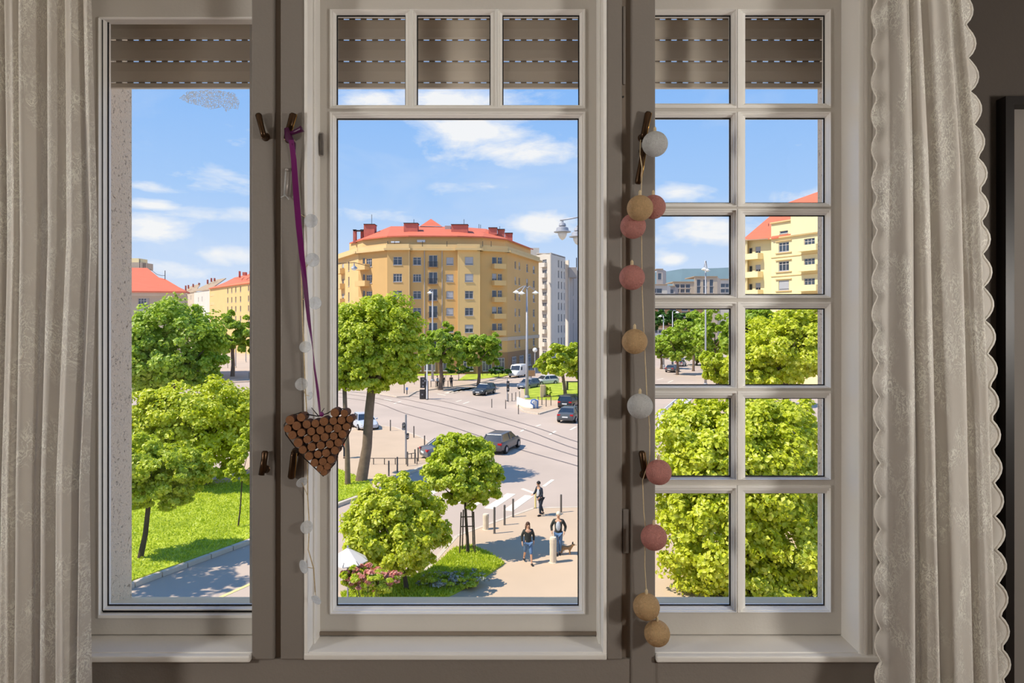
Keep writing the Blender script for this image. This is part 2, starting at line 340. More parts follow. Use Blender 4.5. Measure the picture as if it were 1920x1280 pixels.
# ---------------------------------------------------------------- the room
YP, YS, YG, YR = 1.75, 1.84, 1.872, 2.03
FL, CE = 8.30, 11.45
XL, XR, YB = -2.6, 2.15, -3.2
WT = 11.05                                             # top of window opening
oL, oR, oB = wx(150, YS), wx(1618, YP), wz(1235, YP)   # opening in the window wall
f = MB().box(XL, XR, YB, 1.95, FL - .2, FL).build('floor', MT['floor']); tag(f, 'brown wooden floor of the dim room', 'floor', kind='structure')
f = MB().box(XL, XR, YB, 1.95, CE, CE + .2).build('ceiling', MT['ceiling']); tag(f, 'pale ceiling of the room', 'ceiling', kind='structure')
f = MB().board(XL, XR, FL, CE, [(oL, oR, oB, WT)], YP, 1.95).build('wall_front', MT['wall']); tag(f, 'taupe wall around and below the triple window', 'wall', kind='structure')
f = MB().board(XL - .3, XR + .3, 6.0, 13.2, [(wx(247, 2.22), wx(1533, 2.22), 9.08, WT)], 1.951, 2.22).build('wall_outer', MT['stucco']); tag(f, 'rough beige stucco outside wall seen in the window reveal', 'wall', kind='structure')
for nm, b, lb in (('wall_left', (XL - .2, XL, YB, 1.95, FL, CE), 'taupe left wall of the room'), ('wall_right', (XR, XR + .2, YB, 1.95, FL, CE), 'taupe right wall of the room, darkened with painted shade'), ('wall_back', (XL, XR, YB - .2, YB, FL, CE), 'taupe back wall of the room')):
    tag(MB().box(*b).build(nm, MT['wall_shaded']), lb, 'wall', kind='structure')
# thin dark panel added over the window wall to paint its shade
tag(MB().box(wx(1652, 1.74), XR, 1.735, 1.75, FL, CE).build('wall_shade_panel', MT['wall_shaded'], bevel=.004), 'thin panel beside the lace curtain, wall shade painted dark', 'wall', kind='structure')
# added glow that brightens the room from out of view
lm = M('fill globe glow', (250, 240, 225), .5); lp = lm.node_tree.nodes['Principled BSDF']; lp.inputs['Emission Color'].default_value = (1, .96, .90, 1)
lp.inputs['Emission Strength'].default_value = FILL_POWER
EYEY = .25
def fill_globe(x, sx, label):                           # invented glowing globes at the side walls, added as room fill
    r = empty('fill_globe', (x, EYEY, 10.05)); tag(r, label, 'lamp', 'added fill globes at the side walls')
    MB().lathe([(.07, 0), (.07, .02 * sx), (.02, .03 * sx), (.02, .1 * sx)], 20, (x, EYEY, 10.05), 'x').build('bracket', MT['gold'], r)
    MB().ball((x + sx * .26, EYEY, 10.05), .16, 32, 20).build('globe', lm, r, smooth=True)
fill_globe(XL, 1, 'unseen fill light globe added at the left wall'); fill_globe(XR, -1, 'unseen fill light globe added at the right wall')

# posts between the three windows
def post(n, label, strips, groove, zb):
    r = empty('trim_%d' % n, (wx(groove[0], YP), YP, oB)); tag(r, label, 'window post', kind='structure')
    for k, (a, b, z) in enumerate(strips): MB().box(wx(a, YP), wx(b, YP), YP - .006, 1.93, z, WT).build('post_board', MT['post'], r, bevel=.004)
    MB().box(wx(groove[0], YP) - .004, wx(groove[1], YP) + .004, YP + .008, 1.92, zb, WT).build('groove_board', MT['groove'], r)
    return r
postL = post(1, 'greige window post with handles between the left and centre windows', [(473, 515, oB), (527, 570, oB)], (515, 527), oB)
postR = post(2, 'greige window post with hanging ball garland between the centre and right windows', [(1138, 1166, oB), (1183, 1228, FL)], (1166, 1183), oB)
for (a, b, z0, z1) in ((1168, 1173, 10, 157), (1168, 1180, 955, 1038)):      # narrow cover strips in the groove
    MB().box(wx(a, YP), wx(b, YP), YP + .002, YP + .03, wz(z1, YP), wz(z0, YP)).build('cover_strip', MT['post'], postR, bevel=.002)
for z in (180, 960): MB().lathe([(.0025, 0), (.0025, -.004)], 10, (wx(1169, YP), YP + .008, wz(z, YP)), 'y').build('screw', MT['dark'], postR)

# jamb casing right of the right window, with mouldings
cr = empty('trim_3', (oR, YP, oB)); tag(cr, 'white moulded casing right of the right window', 'casing', kind='structure')
for (a, b, y0) in ((1618, 1624, YP - .012), (1624, 1634, YP - .006), (1634, 1640, YP - .016), (1640, 1662, YP - .004)):
    MB().box(wx(a, YP), wx(b, YP), y0, YP + .01, oB, WT).build('moulding', MT['paint'], cr, bevel=.003)
MB().box(oR - .012, oR + .004, YP - .004, YS + .05, oB, WT).build('jamb_lining', MT['bead'], cr, bevel=.003)
# linings on the posts' sides towards the centre window
for k, (a, sgn) in enumerate(((570, 1), (1138, -1))):
    x = wx(a, YP); p = postL if k == 0 else postR
    MB().box(*sorted((x, x + sgn * .010)), YP - .003, YS + .04, oB, WT).build('jamb_lining', MT['bead'], p, bevel=.002)
    MB().box(*sorted((x + sgn * .010, x + sgn * .016)), YP + .045, YS + .03, oB, WT).build('stop_bead', MT['bead'], p, bevel=.002)

# sill boards
for n, (a, b, lb) in enumerate(((oL, wx(473, YP), 'left'), (wx(570, YP), wx(1138, YP), 'centre'), (wx(1228, YP), wx(1660, YP), 'right'))):
    r = empty('trim_%d' % (4 + n), (a, YP, oB)); tag(r, 'white painted wooden sill under the %s window' % lb, 'window sill', kind='structure')
    MB().box(a, min(b, oR) if n == 2 else b, YP, 1.93, wz(1222, YP) - .012, wz(1222, YP)).build('sill_board', MT['sill'], r, bevel=.002)
    MB().box(a, b, YP - (.018 if n != 1 else .006), YP + .01, wz(1236, YP), wz(1224, YP)).build('nosing', MT['sill'], r, bevel=.004)
so = empty('trim_7', (0, 2.0, 9.1)); tag(so, 'weathered stone ledge outside the window panes', 'window ledge', kind='structure')
MB().add([(-1.4, 1.885, 9.205), (1.2, 1.885, 9.205), (1.2, 2.27, 9.08), (-1.4, 2.27, 9.08), (-1.4, 1.885, 9.05), (1.2, 1.885, 9.05), (1.2, 2.27, 9.05), (-1.4, 2.27, 9.05)],
         [(0, 1, 2, 3), (4, 7, 6, 5), (0, 4, 5, 1), (3, 2, 6, 7), (0, 3, 7, 4), (1, 5, 6, 2)]).build('ledge_stone', MT['ledge'], so)

# ---------------------------------------------------------------- windows
def bead_ring(outer, inner, parent, name='glazing_bead'):
    def R(t, y): return tuple(o + (i - o) * t for o, i in zip(outer, inner)) + (y,)
    MB().rings([R(-.12, YS + .003), R(-.12, YS - .006), R(.18, YS - .006), R(.24, YS + .004), R(.55, YS + .004), R(.60, YS + .013), R(1, YS + .018), R(1, YG + .012)]).build(name, MT['bead'], parent, bevel=0)
def pane(rect, parent):
    x0, x1, z0, z1 = rect; MB().box(x0 - .006, x1 + .006, YG, YG + .004, z0 - .006, z1 + .006).build('pane', MT['glass'], parent)
    MB().rings([(x0 - .004, x1 + .004, z0 - .004, z1 + .004, YG - .001), (x0 - .004, x1 + .004, z0 - .004, z1 + .004, YG - .004), (x0 + .003, x1 - .003, z0 + .003, z1 - .003, YG - .004), (x0 + .003, x1 - .003, z0 + .003, z1 - .003, YG - .001)]).build('gasket', MT['gasket'], parent)
def rect(a, b, t, bt, Y): return (wx(a, Y), wx(b, Y), wz(bt, Y), wz(t, Y))
# centre window
w2 = empty('window_2', (wx(858, YS), YS, oB)); tag(w2, 'centre window with one tall pane under three small square lights', 'window', kind='structure')
hc = [(620, 771, 19, 203, 632, 762, 30, 200), (773, 931, 19, 203, 782, 920, 30, 200), (933, 1096, 19, 203, 942, 1086, 30, 200), (620, 1096, 211, 1149, 632, 1085, 223, 1134)]
MB().board(wx(586, YS), wx(1129, YS), wz(1190, YS), WT, [rect(h[0], h[1], h[2], h[3], YS) for h in hc], YS, YS + .045).build('sash_frame', MT['paint'], w2, bevel=.003)
for h in hc:
    bead_ring(rect(*h[:4], YS), rect(*h[4:], YG), w2); pane(rect(*h[4:], YG), w2)
MB().box(wx(588, YS), wx(1127, YS), YS - .006, YS + .002, wz(1189, YS), wz(1183, YS)).build('weather_strip', MT['groove'], w2)
hx, hz = wx(603, YS), wz(272, YS)
hd = MB().box(hx - .008, hx + .008, YS - .012, YS, hz - .032, hz + .034).build('handle', MT['steel'], w2, bevel=.006)
MB().tube([(hx + .004, YS - .014, hz - .030), (hx + .006, YS - .02, hz), (hx + .003, YS - .016, hz + .026)], .004, 8).build('lever', MT['bollard'], hd, smooth=True)
# right window: two columns by six rows of panes
w3 = empty('window_3', (wx(1410, YS), YS, oB)); tag(w3, 'right window divided into twelve small panes by white glazing bars', 'window', kind='structure')
rows = [(30, 197), (222, 382), (404, 553), (578, 722), (745, 893), (922, 1134)]
holes = []
for (t, b) in rows:
    for (a, c) in ((1214, 1369), (1394, 1545)): holes.append((a - 10, c + 11, t - 11, b + 12 if b > 1100 else b + 5, a, c, t, b))
MB().board(wx(1190, YS), wx(1600, YS), wz(1190, YS), WT, [rect(h[0], h[1], h[2], h[3], YS) for h in holes], YS, YS + .045).build('sash_frame', MT['paint'], w3, bevel=.003)
for h in holes:
    bead_ring(rect(*h[:4], YS), rect(*h[4:], YG), w3); pane(rect(*h[4:], YG), w3)
for (t, b) in ((500, 540), (540, 630), (1000, 1045), (1045, 1110)):
    MB().lathe([(.0045, wz(b, YS)), (.0055, wz(b, YS) + .003), (.0055, wz(t, YS) - .003), (.0045, wz(t, YS))], 10, (wx(1589, YS), YS - .005, 0)).build('hinge', MT['bead'], w3, smooth=False)
# left window: single pane with black seal
w1 = empty('window_1', (wx(330, YS), YS, oB)); tag(w1, 'left window with a single tall pane and black seal', 'window', kind='structure')
hb = rect(188, 486, 33, 1150, YS)
MB().board(wx(140, YS), wx(500, YS), wz(1190, YS), WT, [hb], YS, YS + .045).build('sash_frame', MT['paint'], w1, bevel=.003)
gi = rect(203, 484, 40, 1134, YG)
def RL(t, y): return tuple(o + (i - o) * t for o, i in zip(hb, gi)) + (y,)
MB().rings([RL(-1.0, YS + .002), RL(-1.0, YS - .006), RL(-.15, YS - .006), RL(-.1, YS + .002)]).build('frame_lip', MT['bead'], w1)
MB().rings([RL(-.05, YS + .006), RL(.4, YS + .014), RL(.45, YS + .016)]).build('seal', MT['gasket'], w1)
MB().rings([RL(.45, YS + .020), RL(.45, YS + .010), RL(.8, YS + .010), RL(.92, YS + .022), RL(1, YG + .012)]).build('glazing_bead', MT['bead'], w1)
pane(gi, w1)
# frosted honeycomb print left on the left pane
poly = [(336, 184), (352, 171), (398, 168), (440, 174), (449, 190), (446, 206), (436, 202), (424, 210), (418, 200), (396, 205), (376, 198), (352, 193)]
pv = [px(a, b, YG - .002) for a, b in poly]
hp = MB().add([tuple(p) for p in pv] + [(p.x, p.y + .0006, p.z) for p in pv], [tuple(range(12)), tuple(range(23, 11, -1))] + [(i, (i + 1) % 12, 12 + (i + 1) % 12, 12 + i) for i in range(12)]).build('frosted_print', MT['honey'], w1); hp['label'] = 'frosted honeycomb print on the glass'

# outside roller shutters, partly lowered, with lit slots between slats
def shutter(n, x0, x1, label, grp='roller shutters above the panes'):
    r = empty('roller_shutter', ((x0 + x1) / 2, YR, wz(165, YR))); tag(r, label, 'shutter', grp)
    zs = [wz(v, YR) for v in (155, 115, 75, 36, -4, -44)]
    MB().box(x0, x1, YR - .006, YR + .008, wz(166, YR), zs[0] - .0022).build('bottom_bar', MT['shutter'], r, bevel=.003)
    for k in range(len(zs) - 1):
        a, b = zs[k] + .0022, zs[k + 1] - .0022; m = MB(); q = (b - a)
        m.loft([[(x, YR, a), (x, YR - .0035, a + .08 * q), (x, YR - .0055, a + .5 * q), (x, YR - .0035, a + .92 * q), (x, YR - .001, b), (x, YR + .004, b), (x, YR + .005, a)] for x in (x0, x1)])
        m.build('slat', MT['shutter'], r, smooth=False)
    for k in range(len(zs) - 1):                       # bridges left between the slots
        m = MB(); x = x0
        while x < x1:
            m.box(x, min(x + .017, x1), YR, YR + .003, zs[k] - .004, zs[k] + .004); x += .034
        o = m.build('hinge_strip', MT['groove'], r); o['kind'] = 'stuff'
    for x in (x0 - .004, x1 + .004): MB().box(x - .012, x + .012, YR - .02, YR + .02, 9.12, WT + .1).build('guide_rail', MT['paint'], r)
shutter(1, wx(196, YR), wx(478, YR), 'beige roller shutter lowered over the top of the left window')
shutter(2, wx(612, YR), wx(1108, YR), 'beige roller shutter lowered behind the three small top lights')
shutter(3, wx(1205, YR), wx(1560, YR), 'beige roller shutter lowered over the top panes of the right window')

# turn handles on the posts
def lever(parent, base, tip, w=.0075, y=YP, plate=True, mat='brass', gold=False):
    b = px(*base, y); t = px(*tip, y - .02)
    if plate: h = MB().lathe([(.013, 0), (.013, -.004), (.009, -.008), (.008, -.022)], 14, tuple(b), 'y').build('handle', MT[mat], parent, smooth=False, bevel=.001)
    else: h = MB().ball((b.x, b.y - .008, b.z), .009).build('handle', MT[mat], parent, smooth=True)
    q = Vector((b.x, b.y - .022, b.z)); d = (t - q)
    MB().tube([q - d * .06, q + d * .1, q + d * .5, q + d * .92, q + d * 1.0], [w * .8, w * .95, w, w * 1.15, w * .8], 10).build('lever', MT[mat], h, smooth=True)
    if gold: MB().tube([q + d * .0 + Vector((w * .95, -.002, 0)), q + d * .95 + Vector((w * 1.0, -.002, 0))], .0016, 6).build('worn_edge', MT['gold'], h, smooth=True)
lever(postL, (500, 258), (484, 213)); lever(postL, (500, 878), (497, 845)); MB().tube([px(497, 850, YP - .02), px(490, 890, YP - .022)], [.0072, .0078], 10).build('lever', MT['brass'], postL, smooth=True)
lever(postL, (543, 262), (551, 213), .009, gold=True); lever(postL, (556, 846), (546, 897), .0085, gold=True)
lever(postR, (1203, 260), (1216, 210), .008, gold=True); lever(postR, (1203, 285), (1196, 345), .0075, plate=False, gold=True)
lever(postR, (1206, 888), (1203, 845), .0075, gold=True)
# small clear plastic clip hanging on the left post
ck = empty('plastic_clip', px(537, 372, YP - .012)); tag(ck, 'small clear plastic clip hanging on the left window post', 'clip')
MB().tube([px(536, 320, 1.738), px(533, 366, 1.738)], .0022, 6).build('arm', MT['shell'], ck, smooth=True)
MB().tube([px(541, 322, 1.736), px(538, 368, 1.736)], .0022, 6).build('arm', MT['steel'], ck, smooth=True)
MB().tube([px(527, 370, 1.737), px(535, 366, 1.737), px(542, 374, 1.737)], .0018, 6).build('jaw', MT['shell'], ck, smooth=True)
MB().ball(tuple(px(538, 318, 1.737)), .005).build('pivot', MT['steel'], ck, smooth=True)

# ---------------------------------------------------------------- curtains
def curtain(name, label, Y0, edge, nfold, amp, seedv, scal=None, folds=None):
    H0, H1 = 11.3, 8.36; nz, nx = 260, 150; rng = random.Random(seedv)
    ph = [rng.uniform(0, 6.28) for _ in range(8)]
    V = []; UV = []
    for j in range(nz + 1):
        tz = j / nz; z = H0 + (H1 - H0) * tz; py = HZ + (EYE - z) * F / Y0
        xl, xr, dl, dr = edge(py)
        for i in range(nx + 1):
            s = i / nx; u = s + .025 * math.sin(2 * math.pi * s * 2 + ph[0]) + .02 * (tz - .3) * math.sin(5 * s + ph[1])
            fold = math.sin(2 * math.pi * nfold * u + ph[2] + .5 * math.sin(3 * tz + ph[3]))
            fold = math.copysign(abs(fold) ** .75, fold)
            fold2 = math.sin(2 * math.pi * nfold * 2.3 * u + ph[4] + 1.2 * tz) * .30 + math.sin(2 * math.pi * nfold * .5 * u + ph[5] - tz) * .5
            a = amp * (.55 + .55 * tz)
            y = Y0 + a * (fold + fold2) + .004 * math.sin(30 * s + 9 * tz)
            xp = xl + (xr - xl) * s - dl * max(0, 1 - s / .09) ** 1.3 + dr * max(0, 1 - (1 - s) / .11) ** 1.3
            V.append(((xp - CX) * Y0 / F + .25 * a * math.cos(2 * math.pi * nfold * u + ph[2]) * math.sin(math.pi * s), y, z)); UV.append((s * abs(xr - xl) / 250.0, z * .75))
    FC = [(j * (nx + 1) + i, j * (nx + 1) + i + 1, (j + 1) * (nx + 1) + i + 1, (j + 1) * (nx + 1) + i) for j in range(nz) for i in range(nx)]
    r = empty(name, (V[0][0], Y0, H1)); tag(r, label, 'curtain')
    o = origin_of(r); me = bpy.data.meshes.new('cloth'); me.from_pydata([(a - o.x, b - o.y, c - o.z) for a, b, c in V], [], FC)
    uvl = me.uv_layers.new(name='UVMap'); uvl.data.foreach_set('uv', [q for l in me.loops for q in UV[l.vertex_index]])
    me.polygons.foreach_set('use_smooth', [True] * len(me.polygons)); me.materials.append(MT['lace'])
    c = bpy.data.objects.new('cloth', me); COL.objects.link(c); c.parent = r
    if scal:
        for side in (0, nx):
            pts = [Vector(V[j * (nx + 1) + side]) for j in range(nz + 1)]
            m = MB().tube(pts, .0016 if side == 0 else .0032, 6); m.build('scalloped_hem', MT['hem'], r, smooth=True)
    return r
def interp(p, tab):
    for (a, va), (b, vb) in zip(tab, tab[1:]):
        if p <= b or (b, vb) == tab[-1]: return va + (vb - va) * (p - a) / (b - a)
def edgeL(py): return (-75, interp(py, [(-300, 172), (0, 172), (450, 180), (900, 162), (1280, 162), (1500, 164)]), 0, 0)
def edgeR(py):
    sc = abs(math.sin(math.pi * (py + 10) / 63.0)) ** .8; sc2 = abs(math.sin(math.pi * (py + 20) / 62.0)) ** .8
    return (interp(py, [(-300, 1655), (0, 1657), (600, 1657), (1100, 1664), (1500, 1668)]),
            interp(py, [(-300, 1800), (0, 1812), (300, 1842), (700, 1862), (1280, 1886), (1500, 1890)]), 13 * sc, 19 * sc2)
curtain('lace_curtain', 'white lace curtain gathered in soft folds left of the left window', 1.60, edgeL, 6.5, .022, 3)
curtain('lace_curtain', 'white lace curtain with scalloped edges right of the right window', 1.60, edgeR, 4.2, .020, 8, scal=True)

# picture at the right edge
pf = empty('picture', (1.6, 1.70, 9.0)); tag(pf, 'black framed picture on the wall at the right edge', 'picture')
x0, x1, z0, z1 = wx(1886, 1.70), wx(2060, 1.70), wz(1330, 1.70), wz(180, 1.70); fw = wx(1906, 1.70) - wx(1886, 1.70)
MB().rings([(x0, x1, z0, z1, 1.734), (x0, x1, z0, z1, 1.70), (x0 + fw * .8, x1 - fw * .8, z0 + fw * .8, z1 - fw * .8, 1.70), (x0 + fw, x1 - fw, z0 + fw, z1 - fw, 1.722), (x0 + fw, x1 - fw, z0 + fw, z1 - fw, 1.734)]).build('frame', MT['frame'], pf)
bx('mat_board', MT['mat'], pf, x0 + fw * .9, x1 - fw * .9, 1.722, 1.733, z0 + fw * .9, z1 - fw * .9)

# ---------------------------------------------------------------- heart of corks on a ribbon
hr = empty('cork_heart', px(600, 775, 1.70)); tag(hr, 'brown heart made of wine corks hanging on a purple ribbon', 'wall decoration')
corks = [(545, 277, 52), (668, 245, 48), (517, 370, 45), (618, 337, 50), (727, 322, 48), (823, 312, 46), (917, 290, 50), (1018, 285, 46), (1108, 278, 46), (1198, 265, 40), (1035, 195, 50), (1140, 200, 43),
         (668, 412, 47), (775, 400, 47), (877, 387, 47), (968, 370, 45), (1062, 365, 49), (1158, 348, 44), (570, 440, 49), (733, 487, 45), (827, 475, 46), (925, 460, 47), (1020, 452, 46), (1118, 430, 47), (635, 522, 52),
         (782, 567, 48), (880, 552, 47), (978, 540, 46), (1073, 520, 45), (683, 600, 47), (848, 650, 45), (938, 635, 46), (1035, 607, 46), (755, 668, 48), (905, 727, 45), (993, 707, 45), (812, 743, 47), (873, 803, 41), (953, 780, 41), (915, 845, 40)]
S_ = 250 / 1455.0
for (a, b, rr) in corks:
    p = px(450 + a * S_, 740 + b * S_, 1.685); r_ = rr * S_ * 1.685 / F * 1.0; dy = random.uniform(-.002, .002)
    m = MB(); m.lathe([(r_ * .96, .034 + dy), (r_, .030), (r_, .003 + dy), (r_ * .93, dy)], 14, tuple(p), 'y')
    m.fm[-1] = 1; m.fm[-2] = 1
    o = m.build('cork', [MT['cork'], MT['corkend']], hr); o.rotation_euler = (0, 0, 0)
out = [(480, 330), (545, 232), (668, 190), (740, 215), (860, 235), (960, 200), (1035, 145), (1150, 155), (1200, 215), (1240, 265), (1205, 390), (1165, 470), (1080, 620), (1035, 750), (965, 830), (910, 888), (820, 800), (700, 690), (580, 540), (500, 430), (480, 330)]
MB().tube([px(450 + a * S_, 740 + b * S_, 1.700) for a, b in out], .0014, 6).build('wire', MT['wire'], hr, smooth=True)
for tw in (((860, 235), (780, 140)), ((860, 235), (920, 145)), ((860, 235), (740, 210)), ((880, 232), (985, 185))):
    MB().tube([px(450 + a * S_, 740 + b * S_, 1.69) for a, b in tw], [.0014, .0008], 6).build('twig', MT['wire'], hr)
MB().ball(tuple(px(450 + 890 * S_, 740 + 212 * S_, 1.688)), (.006, .005, .006)).build('knot', MT['ribbon'], hr, smooth=True)
rb = MB(); path = [(546, 262, 9, .0), (551, 300, 10, .1), (555, 360, 11, .2), (560, 420, 11, .1), (566, 480, 10, .3), (573, 540, 8.5, .5), (579, 600, 7, .9), (585, 640, 4, 1.5), (590, 690, 6.5, 2.3), (596, 735, 6, 2.6), (600, 776, 3.5, 2.9)]
sec = []
for (a, b, w, tw) in path:
    p = px(a, b, 1.705); hw = w * .5 * 1.705 / F; dx, dy = math.cos(tw) * hw, math.sin(tw) * hw; nx_, ny_ = -math.sin(tw) * .0008, math.cos(tw) * .0008
    sec.append([(p.x - dx - nx_, p.y - dy - ny_, p.z), (p.x + dx - nx_, p.y + dy - ny_, p.z), (p.x + dx + nx_, p.y + dy + ny_, p.z), (p.x - dx + nx_, p.y - dy + ny_, p.z)])
rb.loft(sec).build('ribbon', MT['ribbon'], hr)
bow = MB().tube([px(537, 240, 1.716), px(541, 258, 1.712), px(549, 270, 1.708), px(551, 340, 1.712)], [.006, .010, .008, .003], 8, flat=.5).build('bow', MT['ribbonbow'], hr, smooth=True)
MB().tube([px(546, 250, 1.716), px(556, 246, 1.712), px(565, 242, 1.708), px(567, 241, 1.708)], [.005, .006, .008, .009], 10).build('bow_loop', MT['ribbonbow'], bow, smooth=True)

# garland of frosted discs
gd = empty('disc_garland', px(553, 262, 1.72)); tag(gd, 'garland of frosted translucent discs hanging on the left window post', 'garland')
pts = [(552, 262), (556, 330), (561, 400), (566, 460), (565, 510), (566, 560), (568, 620), (571, 690), (573, 740), (577, 800), (577, 860), (577, 930), (580, 985), (578, 1030), (588, 1065), (591, 1110)]
MB().tube([px(a, b, 1.728 if b < 300 else 1.738) for a, b in pts], .0016, 6).build('cord', MT['cord'], gd, smooth=True)
for (a, b, rx_, rz_, an) in ((583, 414, 13, 11, .3), (586, 487, 13, 10, .3), (591, 568, 12, 10, .4), (572, 650, 11, 11, 1.2), (565, 720, 10, 12, .9), (581, 742, 6, 8, .2), (566, 904, 9, 11, .8), (575, 988, 10, 12, .2), (569, 1062, 10, 13, .4), (593, 1124, 10, 11, .1)):
    p = px(a, b, 1.730); r_ = max(rx_, rz_) * 1.73 / F
    o = MB().lathe([(r_ * .2, -.0009), (r_ * .96, -.0012), (r_, 0), (r_ * .96, .0012), (r_ * .2, .0009)], 20, (0, 0, 0), 'y').build('disc', MT['shell'], gd, local=True)
    o.location = p - origin_of(gd); o.rotation_euler = (random.uniform(-.5, .5), random.uniform(-.2, .2), math.acos(min(1, rx_ / max(rx_, rz_))) * random.choice((-1, 1)))
    k = min(range(len(pts)), key=lambda i: abs(pts[i][1] - b)); MB().tube([px(pts[k][0], pts[k][1], 1.736), px((a + pts[k][0]) / 2, (b + pts[k][1]) / 2, 1.734), p], .0009, 5).build('stem', MT['cord'], gd)
# garland of thread balls
gb = empty('ball_garland', px(1203, 262, 1.70)); tag(gb, 'garland of white tan and pink thread balls on the right window post', 'garland')
pts = [(1201, 262), (1200, 290), (1204, 315), (1202, 365), (1201, 420), (1203, 450), (1204, 545), (1207, 620), (1211, 700), (1213, 745), (1218, 800), (1218, 862), (1210, 885), (1205, 900), (1207, 960), (1210, 985), (1209, 1060), (1212, 1112), (1220, 1160), (1228, 1172)]
MB().tube([px(a, b, 1.718) for a, b in pts], .0013, 6).build('cord', MT['cord'], gb, smooth=True)
for (a, b, r_, k) in ((1228, 270, 24, 'w'), (1225, 388, 23, 'p'), (1200, 390, 24.5, 't'), (1187, 424, 24, 'p'), (1185, 520, 24, 'p'), (1190, 640, 24, 't'), (1200, 761, 24, 'w'), (1235, 885, 24, 'p'), (1226, 1007, 24.5, 'p'), (1212, 1137, 25, 't'), (1232, 1187, 24, 't')):
    dep = 1.70 if (a, b) != (1200, 390) else 1.655
    p = px(a, b, dep); R_ = r_ * dep / F
    MB().ball((0, 0, 0), (R_, R_, R_ * .985), 28, 18).build('ball', MT['ball_' + k], gb, smooth=True, local=True).location = p - origin_of(gb)
    MB().lathe([(.004, R_ * .97), (.0035, R_ + .008), (.001, R_ + .012)], 8, (0, 0, 0)).build('cap', MT['cord'], gb, local=True).location = p - origin_of(gb)
# ---------------------------------------------------------------- the street level
def flat(name, mat, pts, z0, z1, label, cat, world=False, kind='structure'):
    P = pts if world else [G(*p) for p in pts]
    o = MB().prism(P, z0, z1).build(name, mat); return tag(o, label, cat, kind=kind)
flat('ground', MT['asphalt'], [(-900, 4), (900, 4), (900, 1500), (-900, 1500)], -.5, 0, 'sunlit grey asphalt of the wide street crossing', 'road', True)
def pavement(name, mat, pts, label, h=.13, cat='pavement', kerb=True, world=False):
    P = pts if world else [G(*p) for p in pts]
    r = empty(name, (P[0][0], P[0][1], 0)); tag(r, label, cat, kind='structure')
    MB().prism(P, -.05, h).build('surface', mat, r)
    if kerb:
        for a, b in zip(P, P[1:] + P[:1]):
            a_, b_ = Vector(a), Vector(b); d = (b_ - a_); L = d.length
            if L < .05: continue
            d /= L; n = Vector((d.y, -d.x)) * .09
            MB().prism([tuple(a_ - n), tuple(b_ - n), tuple(b_ + n), tuple(a_ + n)], -.05, h + .012).build('kerb', MT['kerb'], r)
    return r
pavement('pavement', MT['pave'], [(838, 1030), (856, 1010), (925, 984), (1000, 957), (1085, 955), (1300, 950), (1500, 960), (1700, 1000), (1700, 1280), (820, 1280), (800, 1160), (790, 1085)], 'beige pavement of the near corner where three people walk')
pavement('pavement', MT['pave'], [(560, 905), (600, 860), (650, 812), (690, 798), (740, 803), (790, 822), (826, 846), (800, 873), (745, 898), (690, 926), (640, 945)], 'beige pavement of the far corner with slim bollards')
pavement('pavement', MT['pave'], [(970, 762), (982, 772), (1010, 777), (1040, 768), (1090, 752), (1200, 735), (1200, 708), (1010, 710), (978, 722)], 'beige traffic island in front of the grey cars')
pavement('pavement', MT['plaza'], [(560, 728), (640, 722), (690, 733), (745, 745), (765, 744), (780, 735), (830, 728), (880, 722), (925, 712), (955, 700), (900, 690), (560, 690)], 'beige pavement with bollards in front of the yellow building')
pavement('pavement', MT['plaza'], [(200, 730), (540, 712), (540, 668), (200, 668)], 'tan square beyond the round trees on the left', kerb=False)
pavement('pavement', MT['pave'], [(1190, 830), (1240, 815), (1300, 740), (1330, 722), (1480, 722), (1480, 850)], 'pale pavement along the white railing seen in the right window')
def lawn(pts, label, z=.16, blades=0, world=False):
    P = pts if world else [G(*p) for p in pts]
    r = empty('lawn', (P[0][0], P[0][1], 0)); tag(r, label, 'lawn', kind='structure')
    MB().prism(P, -.05, z).build('turf', MT['grass'], r)
    if blades:
        xs = [p[0] for p in P]; ys = [p[1] for p in P]; n = 0; V = []; Fc = []
        def inside(x, y):
            c = False; j = len(P) - 1
            for i in range(len(P)):
                if (P[i][1] > y) != (P[j][1] > y) and x < (P[j][0] - P[i][0]) * (y - P[i][1]) / (P[j][1] - P[i][1]) + P[i][0]: c = not c
                j = i
            return c
        while n < blades:
            x, y = random.uniform(min(xs), max(xs)), random.uniform(min(ys), max(ys)); n += 1
            if not inside(x, y): continue
            a = random.uniform(0, 6.28); h = random.uniform(.05, .13); w = random.uniform(.02, .05); k = len(V)
            V += [(x - w * math.cos(a), y - w * math.sin(a), z), (x + w * math.cos(a), y + w * math.sin(a), z), (x + random.uniform(-.08, .08), y + random.uniform(-.08, .08), z + h)]; Fc.append((k, k + 1, k + 2))
        m = MB(); m.v = V; m.f = Fc; m.fm = [0] * len(Fc)
        o = origin_of(r); me = m.mesh('grass', MT['leafC'], o, recalc=False); g = bpy.data.objects.new('grass', me); COL.objects.link(g); g.parent = r; g['kind'] = 'stuff'
    return r
lawn([(60, 1175), (250, 1094), (473, 1013), (560, 977), (632, 946), (700, 921), (692, 905), (632, 882), (560, 905), (473, 905), (250, 905), (0, 930)], 'bright green lawn under the trees beside the kerbed street', blades=60000)
lawn([(700, 1110), (800, 1080), (852, 1036), (880, 1030), (908, 1040), (946, 1063), (905, 1092), (850, 1122), (780, 1150), (640, 1150), (640, 1120)], 'small green lawn around the staked young tree', z=.2, blades=26000)
lawn([(982, 727), (1000, 720), (1200, 716), (1200, 742), (1083, 747), (1040, 752), (985, 750)], 'bright green grass of the traffic island', z=.17)
lawn([(858, 715), (900, 712), (940, 707), (962, 701), (930, 697), (880, 699)], 'strip of grass before the white van', z=.17)
